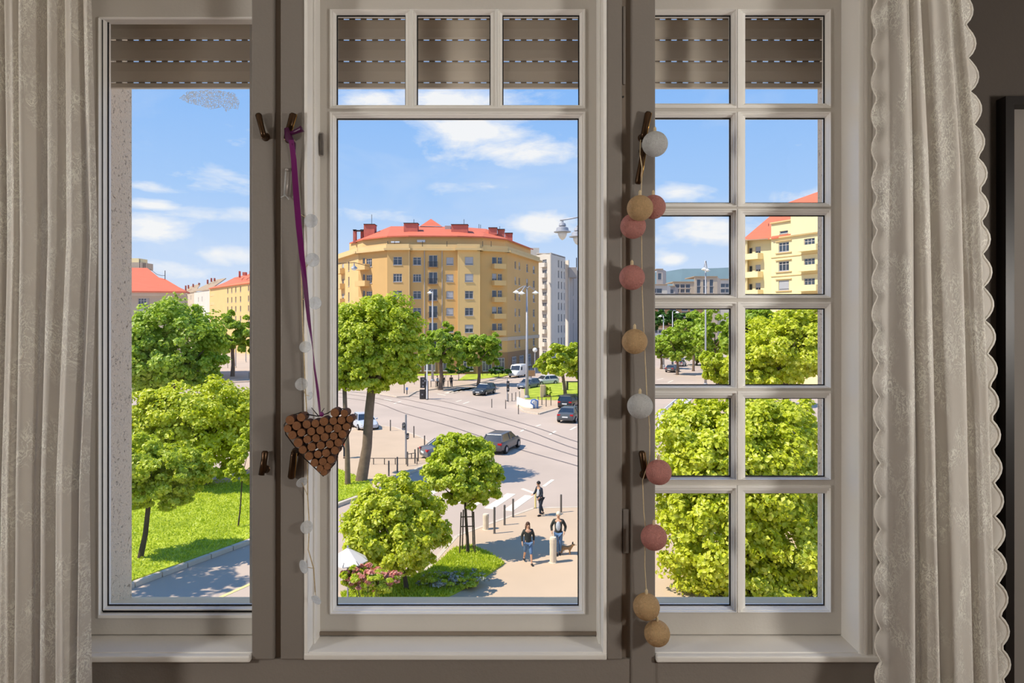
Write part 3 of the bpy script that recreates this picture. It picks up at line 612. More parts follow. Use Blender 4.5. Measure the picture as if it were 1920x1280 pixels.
lawn([(780, 706), (858, 704), (858, 699), (780, 699)], 'strip of grass behind the black signal post', z=.17)
# kerb of the street lawn
kp = [G(60, 1180), G(250, 1100), G(473, 1017), G(560, 981), G(632, 950), G(700, 925)]
kr = empty('kerb', (*kp[0], 0)); tag(kr, 'pale stone kerb between the lawn and the street', 'kerb', kind='structure')
for a, b in zip(kp, kp[1:]):
    a, b = Vector(a), Vector(b); d = (b - a); n_ = max(2, int(d.length / 1.0))
    for i in range(n_):
        p, q = a + d * (i + .02) / n_, a + d * (i + .98) / n_; t = Vector((d.y, -d.x)).normalized() * .11
        MB().prism([tuple(p - t), tuple(q - t), tuple(q + t), tuple(p + t)], 0, .2).build('kerb_stone', MT['kerb'], kr, bevel=.02)
flat('path', MT['pave'], [(395, 912), (418, 895), (436, 870), (470, 862), (478, 880), (448, 893), (440, 908)], -.05, .18, 'short beige path at the back of the lawn', 'path')

# road paint
mk = empty('zebra_crossing', (*G(900, 980), 0)); tag(mk, 'pale striped pedestrian crossing behind the two young trees', 'crossing', kind='structure')
base = Vector(G(990, 945)); along = Vector((.39, 1)).normalized(); across = Vector((along.y, -along.x))
for k in range(9):
    c = base - across * (.55 + 1.1 * k); a = c - along * 1.6; b = c + along * 1.75; h = across * .27
    MB().prism([tuple(a - h), tuple(a + h), tuple(b + h), tuple(b - h)], 0, .012).build('stripe', MT['mark'], mk)
mk2 = empty('zebra_crossing', (*G(850, 735), 0)); tag(mk2, 'far striped crossing left of the dark hatchback', 'crossing', kind='structure')
for k in range(6):
    a, b = G(836 + 8 * k, 737 - 1.2 * k), G(866 + 8 * k, 729 - 1.2 * k); d = (Vector(b) - Vector(a)); t = Vector((d.y, -d.x)).normalized() * .3
    MB().prism([tuple(Vector(a) - t), tuple(Vector(b) - t), tuple(Vector(b) + t), tuple(Vector(a) + t)], 0, .012).build('stripe', MT['mark'], mk2)
def strip(name, mat, pts, w, z, parent):
    P = [Vector(G(*p)) for p in pts]; m = MB()
    # smooth the path
    Q = []
    for i in range(len(P) - 1):
        p0, p1, p2, p3 = P[max(i - 1, 0)], P[i], P[i + 1], P[min(i + 2, len(P) - 1)]
        for k in range(6):
            t = k / 6; Q.append(.5 * ((2 * p1) + (-p0 + p2) * t + (2 * p0 - 5 * p1 + 4 * p2 - p3) * t * t + (-p0 + 3 * p1 - 3 * p2 + p3) * t ** 3))
    Q.append(P[-1]); L = []; R = []
    for i, q in enumerate(Q):
        d = (Q[min(i + 1, len(Q) - 1)] - Q[max(i - 1, 0)]).normalized(); n = Vector((d.y, -d.x)) * w / 2; L.append(q - n); R.append(q + n)
    k = len(Q)
    m.add([(p.x, p.y, z) for p in L + R] + [(p.x, p.y, 0) for p in L + R], [(i, k + i, k + i + 1, i + 1) for i in range(k - 1)] + [(2 * k + i, i, i + 1, 2 * k + i + 1) for i in range(k - 1)] + [(3 * k + i, 3 * k + i + 1, k + i + 1, k + i) for i in range(k - 1)])
    return m.build(name, mat, parent)
tr = empty('tram_tracks', (*G(900, 790), 0)); tag(tr, 'dark tram rails curving across the street crossing', 'tram track', kind='structure')
for pts in ([(560, 735), (690, 752), (760, 775), (850, 801), (960, 838), (1085, 874), (1240, 920)], [(560, 728), (690, 744), (770, 761), (850, 782), (960, 816), (1085, 856), (1240, 895)],
            [(560, 722), (720, 742), (800, 757), (880, 775), (980, 804), (1085, 843), (1240, 880)], [(740, 738), (830, 752), (920, 776), (1010, 803), (1085, 829), (1240, 870)],
            [(850, 737), (960, 714)], [(830, 733), (950, 711)]):
    strip('rail', MT['rail'], pts, .16, .012, tr)
tag(strip('road_line', MT['line'], [(395, 1128), (435, 1110), (473, 1093), (560, 1052)], .16, .012, None), 'pale line painted along the street below the lawn', 'road line', kind='structure')
rm = empty('road_markings', (*G(1000, 800), 0)); tag(rm, 'short pale lane marks scattered over the crossing', 'road line', kind='structure')
for pts in (([(979, 916), (1003, 925)]), ([(1019, 912), (1037, 899)]), ([(976, 809), (985, 804)]), ([(1030, 815), (1042, 808)]), ([(1005, 799), (1014, 796)]), ([(1069, 806), (1080, 800)]), ([(738, 757), (752, 752)]), ([(720, 748), (735, 751)]),
            ([(855, 753), (866, 750)]), ([(868, 757), (880, 753)]), ([(1232, 712), (1244, 709)]), ([(1252, 717), (1262, 713)]), ([(820, 738), (836, 741)]), ([(700, 741), (713, 742)])):
    strip('dash', MT['mark'], pts, .22, .012, rm)

# ---------------------------------------------------------------- buildings
WCACHE = {}
def window_at(parent, p, ang, w, h, typ):
    key = (round(w, 2), round(h, 2), typ)
    if key not in WCACHE:
        m = MB(); t = .09; y0, y1 = .10, .20
        m.rings([(-w / 2, w / 2, 0, h, y1), (-w / 2, w / 2, 0, h, y0), (-w / 2 + t, w / 2 - t, t, h - t, y0), (-w / 2 + t, w / 2 - t, t, h - t, y1)])
        nm = {'c1': 0, 'c2': 1, 'c3': 2, 'sh': 0, 'hs': 1, 'fr': 1}[typ]
        for k in range(nm):
            x = -w / 2 + w * (k + 1) / (nm + 1); m.box(x - .045, x + .045, y0, y1, t, h - t)
        if typ in ('c2', 'c3'): m.box(-w / 2 + t, w / 2 - t, y0 + .01, y1, h * .68, h * .68 + .07)
        m.box(-w / 2 - .06, w / 2 + .06, -.10, y1, -.09, 0)
        fm = m.mesh('window', MT['winframe'])
        g = MB().box(-w / 2 + .02, w / 2 - .02, .17, .24, .02, h - .02).mesh('pane', MT['pane'])
        bl = None
        if typ in ('sh', 'hs'):
            q = MB(); lo = h * (.12 if typ == 'sh' else .5); z = h - .02
            q.box(-w / 2 + t, w / 2 - t, .06, .10, lo, z); bl = q.mesh('blind', MT['blind'])
        WCACHE[key] = (fm, g, bl)
    fm, g, bl = WCACHE[key]
    o = bpy.data.objects.new('window', fm); COL.objects.link(o); o.parent = parent; o.location = Vector(p) - origin_of(parent); o.rotation_euler = (0, 0, ang)
    for nm, me in (('pane', g), ('blind', bl)):
        if me: c = bpy.data.objects.new(nm, me); COL.objects.link(c); c.parent = o
    return o
class Bld:
    def __init__(s, name, label, base, cat='building'):
        s.r = empty(name, base); tag(s.r, label, cat)
    def pt(s, q): return Vector((wx(q[0], q[1]), q[1]))
    def facade(s, p0, p1, z0, z1, mat, wins=(), depth=.22, world=False):
        a, b = (Vector(p0), Vector(p1)) if world else (s.pt(p0), s.pt(p1)); d = b - a; L = d.length; d = d / L; n = Vector((d.y, -d.x)); ang = math.atan2(d.y, d.x)
        def u_of(x):                                   # where a sight line at picture x meets this wall
            k = (x - CX) / F; return (k * a.y - a.x) / (d.x - k * d.y)
        holes = []; W = []
        for (x, zc, w, h, typ) in wins:
            u = u_of(x)
            if u - w / 2 < .05 or u + w / 2 > L - .05: continue
            holes.append((u - w / 2, u + w / 2, zc - h / 2, zc + h / 2)); W.append((u, zc - h / 2, w, h, typ))
        m = MB().board(0, L, z0, z1, holes, 0, depth)
        m.v = [(a.x + d.x * x - n.x * y, a.y + d.y * x - n.y * y, z) for x, y, z in m.v]
        m.build('wall', mat, s.r)
        for (u, z, w, h, typ) in W: window_at(s.r, (a.x + d.x * u, a.y + d.y * u, z), ang, w, h, typ)
        s.a, s.d, s.n, s.ang, s.u = a, d, n, ang, u_of
        return s
    def obox(s, name, mat, u0, u1, o0, o1, z0, z1, parent=None):   # box standing o0..o1 in front of the last wall
        c = [s.a + s.d * u + s.n * o for u, o in ((u0, o0), (u1, o0), (u1, o1), (u0, o1))]
        return MB().prism([tuple(q) for q in c], z0, z1).build(name, mat, parent or s.r)
    def balcony(s, x, z, w, dep=1.1, h=.95, mat=None, rail=False):
        u = s.u(x); b = s.obox('balcony', mat, u - w / 2, u + w / 2, 0, dep, z - .15, z)
        if rail:
            for k in range(int(w / .22) + 1):
                uu = u - w / 2 + .03 + k * .22; s.obox('baluster', MT['dark'], uu - .02, uu + .02, dep - .06, dep - .02, z, z + h, b)
            s.obox('handrail', MT['dark'], u - w / 2, u + w / 2, dep - .07, dep, z + h - .04, z + h + .02, b)
        else:
            s.obox('parapet', mat, u - w / 2, u + w / 2, dep - .12, dep, z, z + h, b)
            for e in (-1, 1): s.obox('parapet', mat, u + e * (w / 2 - .06) - .06, u + e * (w / 2 - .06) + .06, 0, dep - .12, z, z + h, b)
    def band(s, name, mat, pts, z0, z1, o):
        for p0, p1 in zip(pts, pts[1:]):
            a, b = s.pt(p0), s.pt(p1); d = b - a
            if d.length < .9: continue
            d.normalize(); n = Vector((d.y, -d.x)); a = a - d * o * .6; b = b + d * o * .6
            MB().prism([tuple(a - n * .3), tuple(b - n * .3), tuple(b + n * o), tuple(a + n * o)], z0, z1).build(name, mat, s.r)
    def poly(s, name, mat, pts, thick=.25):              # sloped slab through picture points with their distances
        P = [px(*p) for p in pts]; k = len(P)
        return MB().add([tuple(p) for p in P] + [(p.x, p.y, p.z - thick) for p in P], [tuple(range(k)), tuple(range(2 * k - 1, k - 1, -1))] + [(i, (i + 1) % k, k + (i + 1) % k, k + i) for i in range(k)]).build(name, mat, s.r)
    def pbox(s, name, mat, x0, x1, y0, y1, Y, dep, parent=None):
        return MB().box(wx(x0, Y), wx(x1, Y), Y, Y + dep, wz(y1, Y), wz(y0, Y)).build(name, mat, parent or s.r)
    def mast(s, x, y0, y1, Y, r=.05, name='antenna'): MB().tube([px(x, y0, Y), px(x, y1, Y)], r, 6).build(name, MT['dark'], s.r)

# the yellow corner building
B = Bld('apartment_building', 'large yellow corner apartment building with red roof and chimneys', (wx(800, 125), 125, 0))
ZR = [20.85 - 3.1 * k for k in range(6)]; ZT = 23.0; ZW = 4.4
pl = [(626, 148), (672, 131), (726, 125.6), (726, 125.0), (766, 124.7), (766, 125.4), (858, 125.6), (858, 124.8), (898, 125.1), (898, 126.0), (951, 129), (1010, 151)]
def rws(x, w, h, types, skip=0): return [(x, z, w, h, types[k % len(types)]) for k, z in enumerate(ZR) if k >= skip]
B.facade(pl[0], pl[1], 0, ZT, MT['yellow2'], rws(643, 1.5, 1.6, ['hs', 'c2']) + rws(654, .9, 1.9, ['c1']))
for z in ZR: B.balcony(643, z - 1.15, 3.0, 1.0, .9, MT['yellow2'])
B.facade(pl[1], pl[2], 0, ZT, MT['yellow'], rws(692, 1.7, 1.6, ['c3']) + rws(682, .7, 2.0, ['c1']))
for z in ZR: B.balcony(684, z - 1.2, 3.0, 1.2, .9, MT['yellow2'])
B.facade(pl[3], pl[4], 0, ZT, MT['yellow'], rws(745.5, 1.65, 1.5, ['c2', 'c3', 'c2']))
B.facade(pl[5], pl[6], 0, ZT, MT['yellow'], rws(782, 1.5, 1.45, ['c2', 'c3', 'c2']) + rws(812, 1.6, 2.2, ['fr']) + rws(843.5, 1.35, 1.4, ['sh', 'sh', 'sh', 'sh', 'hs']))
for z in ZR: B.balcony(812, z - 1.1, 1.8, .55, .95, MT['plinth'], rail=True)
for x in (796, 829): B.obox('downpipe', MT['greyf'], B.u(x) - .08, B.u(x) + .08, 0, .14, 4, ZT)
B.obox('downpipe', MT['greyf'], B.u(766) + .1, B.u(766) + .26, 0, .14, 4, ZT)
B.facade(pl[7], pl[8], 0, ZT, MT['yellow2'], rws(879.5, 1.55, 1.45, ['sh', 'sh', 'c2', 'c2', 'hs']))
B.facade(pl[9], pl[10], 0, ZT, MT['yellow'], rws(927, 1.0, 1.9, ['c1', 'hs']) + rws(937.5, .9, 1.9, ['c2']))
for z in ZR[:-1]: B.balcony(933, z - 1.15, 2.5, 1.1, .8, MT['yellow2'])
B.facade(pl[10], pl[11], 0, ZT, MT['yellow'], rws(966.5, .95, 1.5, ['c1', 'hs']) + rws(974, .95, 1.5, ['hs', 'c1']) + rws(988.5, 1.3, 1.7, ['c2', 'hs']) + rws(1001, 1.5, 1.6, ['hs', 'c2']))
for i in (2, 4, 6, 8):
    p, q = pl[i], pl[i + 1]; a, b = B.pt(p), B.pt(q); MB().prism([tuple(a), tuple(b), (b.x + .2, b.y), (a.x + .2, a.y)], 0, ZT).build('wall_return', MT['yellow2'], B.r)
B.band('base_band', MT['plinth'], pl, 0, 3.9, .12); B.band('string_course', MT['greige'], pl, 6.1, 6.8, .14)
B.band('cornice', MT['cornice'], pl, ZT - .25, ZT + .15, .75); B.band('parapet', MT['cornice'], pl, ZT + .15, ZT + .9, .25)
at = [(655, 141), (680, 134), (726, 129.5), (766, 128.6), (858, 129), (905, 130), (948, 134), (995, 152)]
for p0, p1 in zip(at, at[1:]): B.facade(p0, p1, ZT, 25.9, MT['yellow2'])
for x in (727, 740, 792, 838, 905, 921): B.mast(x, 452, 462, 124.9, .05, 'railing_post')
for x0, x1, y0, y1 in ((782, 797, 449.5, 454), (733, 749, 452, 455)): B.pbox('vent', MT['white'], x0, x1, y0, y1, 128.4, .3)
# roof slabs
R0, R1, R2, R3 = (733, 424, 139), (862, 425, 138), (912, 429, 139), (985, 462, 160)
e = lambda x, Y: (x, HZ - (25.85 - EYE) * F / Y, Y)
E = [e(655, 140), e(680, 133), e(726, 128.6), e(766, 127.8), e(858, 128.2), e(905, 129.2), e(952, 133.4), e(1000, 152)]
for q in ([E[0], E[1], R0], [E[1], E[2], R0], [E[2], E[3], (775, 424, 138.6), R0], [E[3], E[4], R1, (775, 424, 138.6)], [E[4], E[5], R2, R1], [E[5], E[6], R2], [E[6], E[7], R3, R2]): B.poly('roof', MT['roof'], q)
pk = px(808, 410, 140); bl = [px(787, 424, 137.5), px(829, 424, 137.5), px(829, 424, 143), px(787, 424, 143)]
MB().add([tuple(pk)] + [tuple(b) for b in bl], [(0, 1, 2), (0, 2, 3), (0, 3, 4), (0, 4, 1), (4, 3, 2, 1)]).build('roof_peak', MT['roof'], B.r)
for (x0, x1, y0, y1, Y, dp) in ((662, 667, 431, 455, 136.5, 1.0), (676, 681, 431, 452, 137.5, 1.0), (682, 702, 420.5, 448, 136, 2.2), (757, 783, 418.5, 444, 132, 1.8), (846, 877, 421, 444, 132, 1.8), (916, 932, 427, 440, 134, 2), (933, 946, 430, 452, 135, 2), (947, 961, 437, 462, 140, 2)):
    c = B.pbox('chimney', MT['brick'], x0, x1, y0, y1, Y, dp); B.pbox('cap', MT['dark'], x0 - .6, x1 + .6, y0 - 1.1, y0, Y - .2, dp + .4, c)
B.pbox('vent_box', MT['dark'], 662, 681, 431, 433, 136.5, 1.0); B.pbox('vent_box', MT['greyf'], 834, 845, 423, 432, 135, 1.5)
for (x, a, b) in ((697, 402, 421), (776, 411, 420), (870, 411, 422), (898, 420, 428), (901, 421, 428), (937, 424, 431)): B.mast(x, a, b, 134)
# shop fronts at the foot
def shops(i, xs, w, h, z):
    a, b = B.pt(pl[i]), B.pt(pl[i + 1]); d = (b - a).normalized(); n = Vector((d.y, -d.x))
    for x in xs:
        k = (x - CX) / F; u = (k * a.y - a.x) / (d.x - k * d.y); q = a + d * u + n * .36; window_at(B.r, (q.x, q.y, z), math.atan2(d.y, d.x), w, h, 'c3')
shops(5, (780, 806, 834), 2.0, 2.2, .7); shops(9, (912, 936), 2.0, 2.3, .6); shops(10, (962, 976, 990), 2.6, 2.3, .6); shops(7, (878,), 1.8, 2.2, .7)

# pale tall building behind it
C = Bld('apartment_building', 'tall pale apartment block with stacked loggias right of the yellow building', (wx(1035, 162), 162, 0))
zc = [wz(y, 162) for y in (491, 511, 532, 553, 573, 595, 617, 641, 664)]
C.facade((1006, 168), (1033, 161), 0, wz(475, 163), MT['offwhite'], [(1021, z, 2.2, 1.5, 'c3') for z in zc])
for z in zc: C.balcony(1021, z - .95, 2.7, .7, .9, MT['offwhite'])
C.facade((1033, 161), (1060, 172), 0, wz(475, 163), MT['offwhite'], [(x, z, w * 1.2, 1.8, 'c1') for z in zc for x, w in ((1047.5, .8), (1053, .8), (1058.3, .6))])
C.pbox('roof_house', MT['offwhite'], 984, 1011, 464.5, 480, 168, 6); C.poly('roof', MT['greyf'], [(1006, 474, 168), (1033, 474.5, 161), (1060, 482, 172), (1030, 482, 184)])
D = Bld('apartment_building', 'grey slab building at the right edge of the centre pane', (wx(1075, 165), 165, 0))
D.facade((1058, 176), (1066, 174), 0, wz(488, 175), MT['offwhite']); D.facade((1066, 174), (1110, 204), 0, wz(501, 174), MT['greyf'], [(1075, wz(y, 180), .8, 5.5, 'c1') for y in (535, 580, 625)])
D.pbox('roof_house', MT['greyf'], 1067, 1082, 501, 520, 173.8, 4); D.mast(1081, 483, 502, 174, .12)

# cream building in the right window
K = Bld('apartment_building', 'cream apartment building with red roof in the right window', (wx(1470, 110), 110, 0))
kz = [21.85, 18.75, 15.65, 12.5, 9.4]
def ky(x): return 118 - (x - 1393) * (118 - 104) / (1545 - 1393)
K.facade((1388, 122), (1399, 117.5), 0, 23.9, MT['cream'], [(1395, z, .8, 1.5, 'c1') for z in kz])
K.facade((1399, 118.8), (1446, 114.2), 0, 23.9, MT['cream'], [(1421, z - .1, 1.1, 1.6, 'hs') for z in kz] + [(1407, z - .2, .8, 1.7, 'c1') for z in kz])
for z in kz: K.balcony(1413, z - 1.35, 4.0, 1.3, .85, MT['cream'])
K.facade((1446, 112.9), (1560, 102.5), 0, 26.0, MT['cream'], [(1469.5, z, 2.1, 1.55, t) for z, t in zip(kz, ('c3', 'c3', 'sh', 'c3', 'c3'))] + [(1517.5, z + .1, 2.0, 1.55, 'c3') for z in kz] + [(1552, z, 1.6, 1.5, 'c3') for z in kz] + [(1469.5, 24.25, 1.7, .45, 'c1'), (1518, 24.6, 1.7, .45, 'c1')])
a_ = K.pt((1446, 114.2)); b_ = K.pt((1446, 112.9)); MB().prism([(a_.x, a_.y), (b_.x, b_.y), (b_.x + .25, b_.y), (a_.x + .25, a_.y)], 0, 26).build('wall_return', MT['cream'], K.r)
for z in kz:
    u = K.u(1469.5)
    K.obox('sill_ledge', MT['cornice'], u - 1.6, u + 1.6, 0, .18, z - 1.0, z - .88); K.obox('window_hood', MT['cornice'], u - 1.6, u + 1.6, 0, .22, z + .95, z + 1.05)
    K.obox('string_course', MT['cornice'], 0, 11.5, 0, .10, z - 1.62, z - 1.5)
    K.balcony(1520, z - 1.0, 3.6, 1.0, .8, MT['cream'])
K.obox('cornice', MT['cornice'], 0, 11.8, 0, .35, 23.35, 23.55); K.obox('cornice', MT['cornice'], 0, 11.8, 0, .3, 25.9, 26.1)
u1 = K.u(1486); K.obox('gable_block', MT['cream'], u1, u1 + 6.2, -.3, .4, 23.5, 27.2); K.obox('gable_cap', MT['cornice'], u1 + .2, u1 + 1.9, -.3, .5, 27.2, 27.8); K.obox('gable_block', MT['cream'], u1 + 2, u1 + 6.2, -.3, .2, 27.2, 27.6)
K.poly('eave', MT['slate'], [(1390, 450, 118), (1448, 446, 112.5), (1448, 444, 116), (1390, 447.5, 122)], .15)
K.poly('roof', MT['roof'], [(1392, 449, 118.5), (1447, 445.5, 112.5), (1476, 380, 121), (1452, 398, 124)]); K.poly('roof', MT['roof'], [(1446, 446, 112.3), (1560, 424, 103), (1560, 350, 116), (1470, 382, 121)])
K.mast(1441, 419, 424, 113)

# left building with bell-cast red roof
L_ = Bld('villa', 'greige house with red hipped roof behind the big round tree', (wx(280, 110), 110, 0), 'house')
L_.facade((120, 110), (346, 111), 0, wz(546, 110), MT['greige'], [(266.5, wz(567, 110.6), 1.35, 1.45, 'c3'), (266.5, wz(600, 110.6), 1.35, 1.45, 'c3')])
L_.obox('string_course', MT['offwhite'], 0, 19.2, 0, .12, wz(554, 110), wz(546, 110)); L_.obox('wall_panel', MT['offwhite'], L_.u(266) - .6, L_.u(266) + .6, 0, .06, wz(592, 110), wz(575.5, 110)); L_.obox('shutter', MT['greyf'], L_.u(275.5), L_.u(279.5), 0, .08, wz(574, 110), wz(559, 110))
L_.facade((346, 111), (352, 130), 0, wz(546, 110), MT['greige'])
L_.poly('roof', MT['roof'], [(110, 544, 109.2), (349, 546, 110), (310, 523, 114), (298, 520, 115), (276, 502, 119), (110, 500, 119)]); L_.poly('roof', MT['roof'], [(349, 546, 110), (356, 548, 131), (298, 520, 119), (310, 523, 114)])
L_.pbox('roof_house', MT['greige'], 230, 265, 491.5, 504, 122, 4); L_.pbox('roof_house', MT['cream'], 230, 260, 484, 492, 124, 3); L_.mast(262, 486, 502, 121, .06); L_.mast(269, 493, 502, 121, .06); L_.mast(272, 493, 502, 121, .06); L_.mast(309.5, 507, 524, 114, .06)
MB().tube([px(281, 504, 118), px(294, 514, 116), px(303, 516.5, 115), px(309.5, 516.5, 114)], .04, 6).build('cable', MT['dark'], L_.r)

def row_house(label, p0, p1, zt, wall, roofm, cols, rows, roof, masts=(), typ='c1', w=1.1, h=1.7):
    b = Bld('row_house', label, (wx((p0[0] + p1[0]) / 2, p0[1]), p0[1], 0), 'building')
    b.facade(p0, p1, 0, zt, wall, [(x, z, w, h, typ) for x in cols for z in rows])
    b.facade(p1, (p1[0] + 25, p1[1] + 3), 0, zt, wall); b.poly('roof', roofm, roof, .3)
    for m in masts: b.pbox('chimney', MT['brick'], m[0] - m[4] / 2, m[0] + m[4] / 2, m[1], m[2], m[3], 1.2)
    return b
rz_ = [wz(541, 205), wz(560, 205), wz(578, 205), wz(597, 205)]
b = row_house('long ochre street house with red roof beyond the left tree', (393, 236), (482, 194), 21.2, MT['yellow2'], MT['roof'], (427, 434.5, 442, 451, 466, 470.5), rz_, [(391, 540, 235), (484, 527, 192), (490, 508, 205), (440, 520, 225), (412, 534, 245)], [(448, 508, 520, 212, 1.2), (456, 510, 516, 206, 3), (459, 510, 516, 206, 3), (468, 508, 515, 203, 1)])
for z in rz_: b.facade((394, 235), (408, 228), z - 1.3, z - .3, MT['cornice'])
b = row_house('pale street house with grey pitched roof in the row', (364, 272), (393, 240), 20.9, MT['offwhite'], MT['slate'], (372, 379), [wz(560, 255), wz(580, 255)], [(363, 545, 271), (394, 542, 238), (424, 521, 252), (405, 524, 265)], [(388, 524, 532, 262, .9), (395, 521, 528, 258, .9), (401, 521, 527, 256, 1)])
b = row_house('narrow greige street house at the far end of the row', (342, 305), (366, 276), 21.5, MT['greige'], MT['slate'], (350, 358), [wz(558, 290), wz(575, 290)], [(341, 550, 304), (367, 546, 274), (376, 531, 290), (356, 537, 305)], [(347, 535, 545, 295, .8), (352, 534, 541, 292, .8), (361, 532, 538, 290, .8), (372, 530, 536, 288, 1.0)])

b = row_house('plain cream street house hidden mostly behind the left window post', (486, 192), (560, 178), 20.5, MT['cream'], MT['roof'], (500, 515, 530, 545), [wz(541, 185), wz(560, 185), wz(578, 185)], [(484, 528, 191), (563, 522, 176), (566, 505, 190), (490, 512, 204)], [(520, 505, 515, 196, 1.2)])
# distant town and hill in the right window
def far_block(name, label, x0, x1, y0, Y, mat, cols, rows, w=2.0, h=1.6):
    b = Bld(name, label, (wx((x0 + x1) / 2, Y), Y, 0), 'building'); b.facade((x0, Y), (x1, Y), 0, wz(y0, Y), mat, [(x, wz(y, Y), w, h, 'c1') for x in cols for y in rows])
    b.facade((x1, Y), (x1 + 6, Y + 14), 0, wz(y0, Y), mat); b.pbox('roof', MT['slate'], x0 - .5, x1 + .5, y0 - 1.5, y0, Y - .4, 14); return b
far_block('stone_block', 'pale stone block under the wooded hill', 1302, 1345, 519, 260, MT['greige'], (1310, 1322, 1334), (530, 543), 1.4, 2.6)
far_block('town_house', 'grey flat roofed house at the left of the hill view', 1216, 1251, 534, 230, MT['offwhite'], (1226, 1236), (545,))
far_block('town_house', 'small shaded house between the stone block and the flats', 1251, 1266, 537, 250, MT['greyf'], (1258,), (546,))
far_block('town_house', 'low pale house right of the stone block', 1348, 1372, 524, 280, MT['offwhite'], (1356, 1364), (535, 545))
far_block('town_house', 'tan houses climbing the foot of the hill', 1262, 1303, 529, 300, MT['greige'], (1270, 1280, 1290), (536, 545))
far_block('tower', 'bluish church tower at the left edge of the hill view', 1231, 1243, 505, 420, MT['greyf'], (1237,), (518,), 2.2, 4)
far_block('town_house', 'brown houses low behind the pale street lamps', 1225, 1316, 566, 210, MT['plinth'], (1240, 1262, 1284, 1300), (578, 590))
far_block('footbridge', 'white railed footbridge low behind the street lamps', 1212, 1256, 617, 190, MT['white'], (1222, 1230, 1238, 1246), (621,), 1.0, .9)
rng = random.Random(5); V = []; N = 120
for i in range(N + 1):
    x = -1500 + 3000 * i / N; p = CX + x * F / 1000; y = interp(p, [(-1200, 588), (600, 586), (1000, 560), (1180, 518), (1240, 508), (1300, 503), (1370, 500), (1500, 490), (1900, 520), (3200, 560)]) + rng.uniform(-1.5, 1.5)
    V += [(x, 940, -1), (x, 1000, max(2, EYE + (HZ - y) * 1000 / F)), (x, 1300, -1)]
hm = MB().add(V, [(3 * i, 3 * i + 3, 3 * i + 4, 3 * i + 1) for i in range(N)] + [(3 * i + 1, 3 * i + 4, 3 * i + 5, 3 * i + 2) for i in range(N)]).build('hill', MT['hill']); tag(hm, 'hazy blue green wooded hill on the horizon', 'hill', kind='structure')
# ---------------------------------------------------------------- trees
def leaves(cl, n, size, seed):
    """cl: list of (x,y,z,rx,ry,rz) crown lobes; returns leaf cards (bent kites) spread in clumps"""
    rg = np.random.default_rng(seed); V = []
    vol = np.array([c[3] * c[5] for c in cl]); share = (vol / vol.sum() * n).astype(int)
    out = []
    for c, k in zip(cl, share):
        nc = max(30, int(k / 75)); u = rg.normal(size=(nc, 3)); u /= np.linalg.norm(u, axis=1)[:, None]
        rad = rg.uniform(.35, 1.06, nc) ** .6; cen = u * rad[:, None]
        idx = rg.integers(0, nc, k); cr = rg.uniform(.10, .26, nc)
        d = rg.normal(size=(k, 3)); d /= np.linalg.norm(d, axis=1)[:, None]; d[:, 2] = np.abs(d[:, 2]) * rg.choice([1, 1, 1, -.6], k)
        p = cen[idx] + d * (cr[idx] * rg.uniform(.6, 1.0, k))[:, None]
        p = p * np.array(c[3:6]) + np.array(c[:3])
        nrm = d * .7 + cen[idx] * .5 + rg.normal(size=(k, 3)) * .45 + np.array([0, 0, .35]); out.append((p, nrm))
    P = np.concatenate([o[0] for o in out]); Nn = np.concatenate([o[1] for o in out]); k = len(P)
    Nn /= np.linalg.norm(Nn, axis=1)[:, None]
    t = rg.normal(size=(k, 3)); t[:, 2] -= .4; a = np.cross(Nn, t); a /= np.linalg.norm(a, axis=1)[:, None]; b = np.cross(Nn, a)
    s = (size * rg.uniform(.65, 1.25, k))[:, None]
    v0 = P - b * s * .5; v2 = P + b * s * .5 - Nn * s * .12; v1 = P + a * s * .36 + b * s * .05 + Nn * s * .14; v3 = P - a * s * .36 + b * s * .05 + Nn * s * .14
    VV = np.stack([v0, v1, v2, v3], 1).reshape(-1, 3)
    return VV
def leaf_mesh(name, VV, mat):
    k = len(VV) // 4; me = bpy.data.meshes.new(name); me.vertices.add(4 * k); me.vertices.foreach_set('co', VV.astype(np.float32).ravel())
    tri = np.array([[0, 1, 2], [0, 2, 3]]); F_ = (np.arange(k)[:, None, None] * 4 + tri[None]).reshape(-1)
    me.loops.add(6 * k); me.loops.foreach_set('vertex_index', F_.astype(np.int32)); me.polygons.add(2 * k)
    me.polygons.foreach_set('loop_start', np.arange(0, 6 * k, 3, dtype=np.int32)); me.polygons.foreach_set('loop_total', np.full(2 * k, 3, dtype=np.int32))
    me.update(); me.validate(); me.materials.append(mat); return me
TSEED = [100]
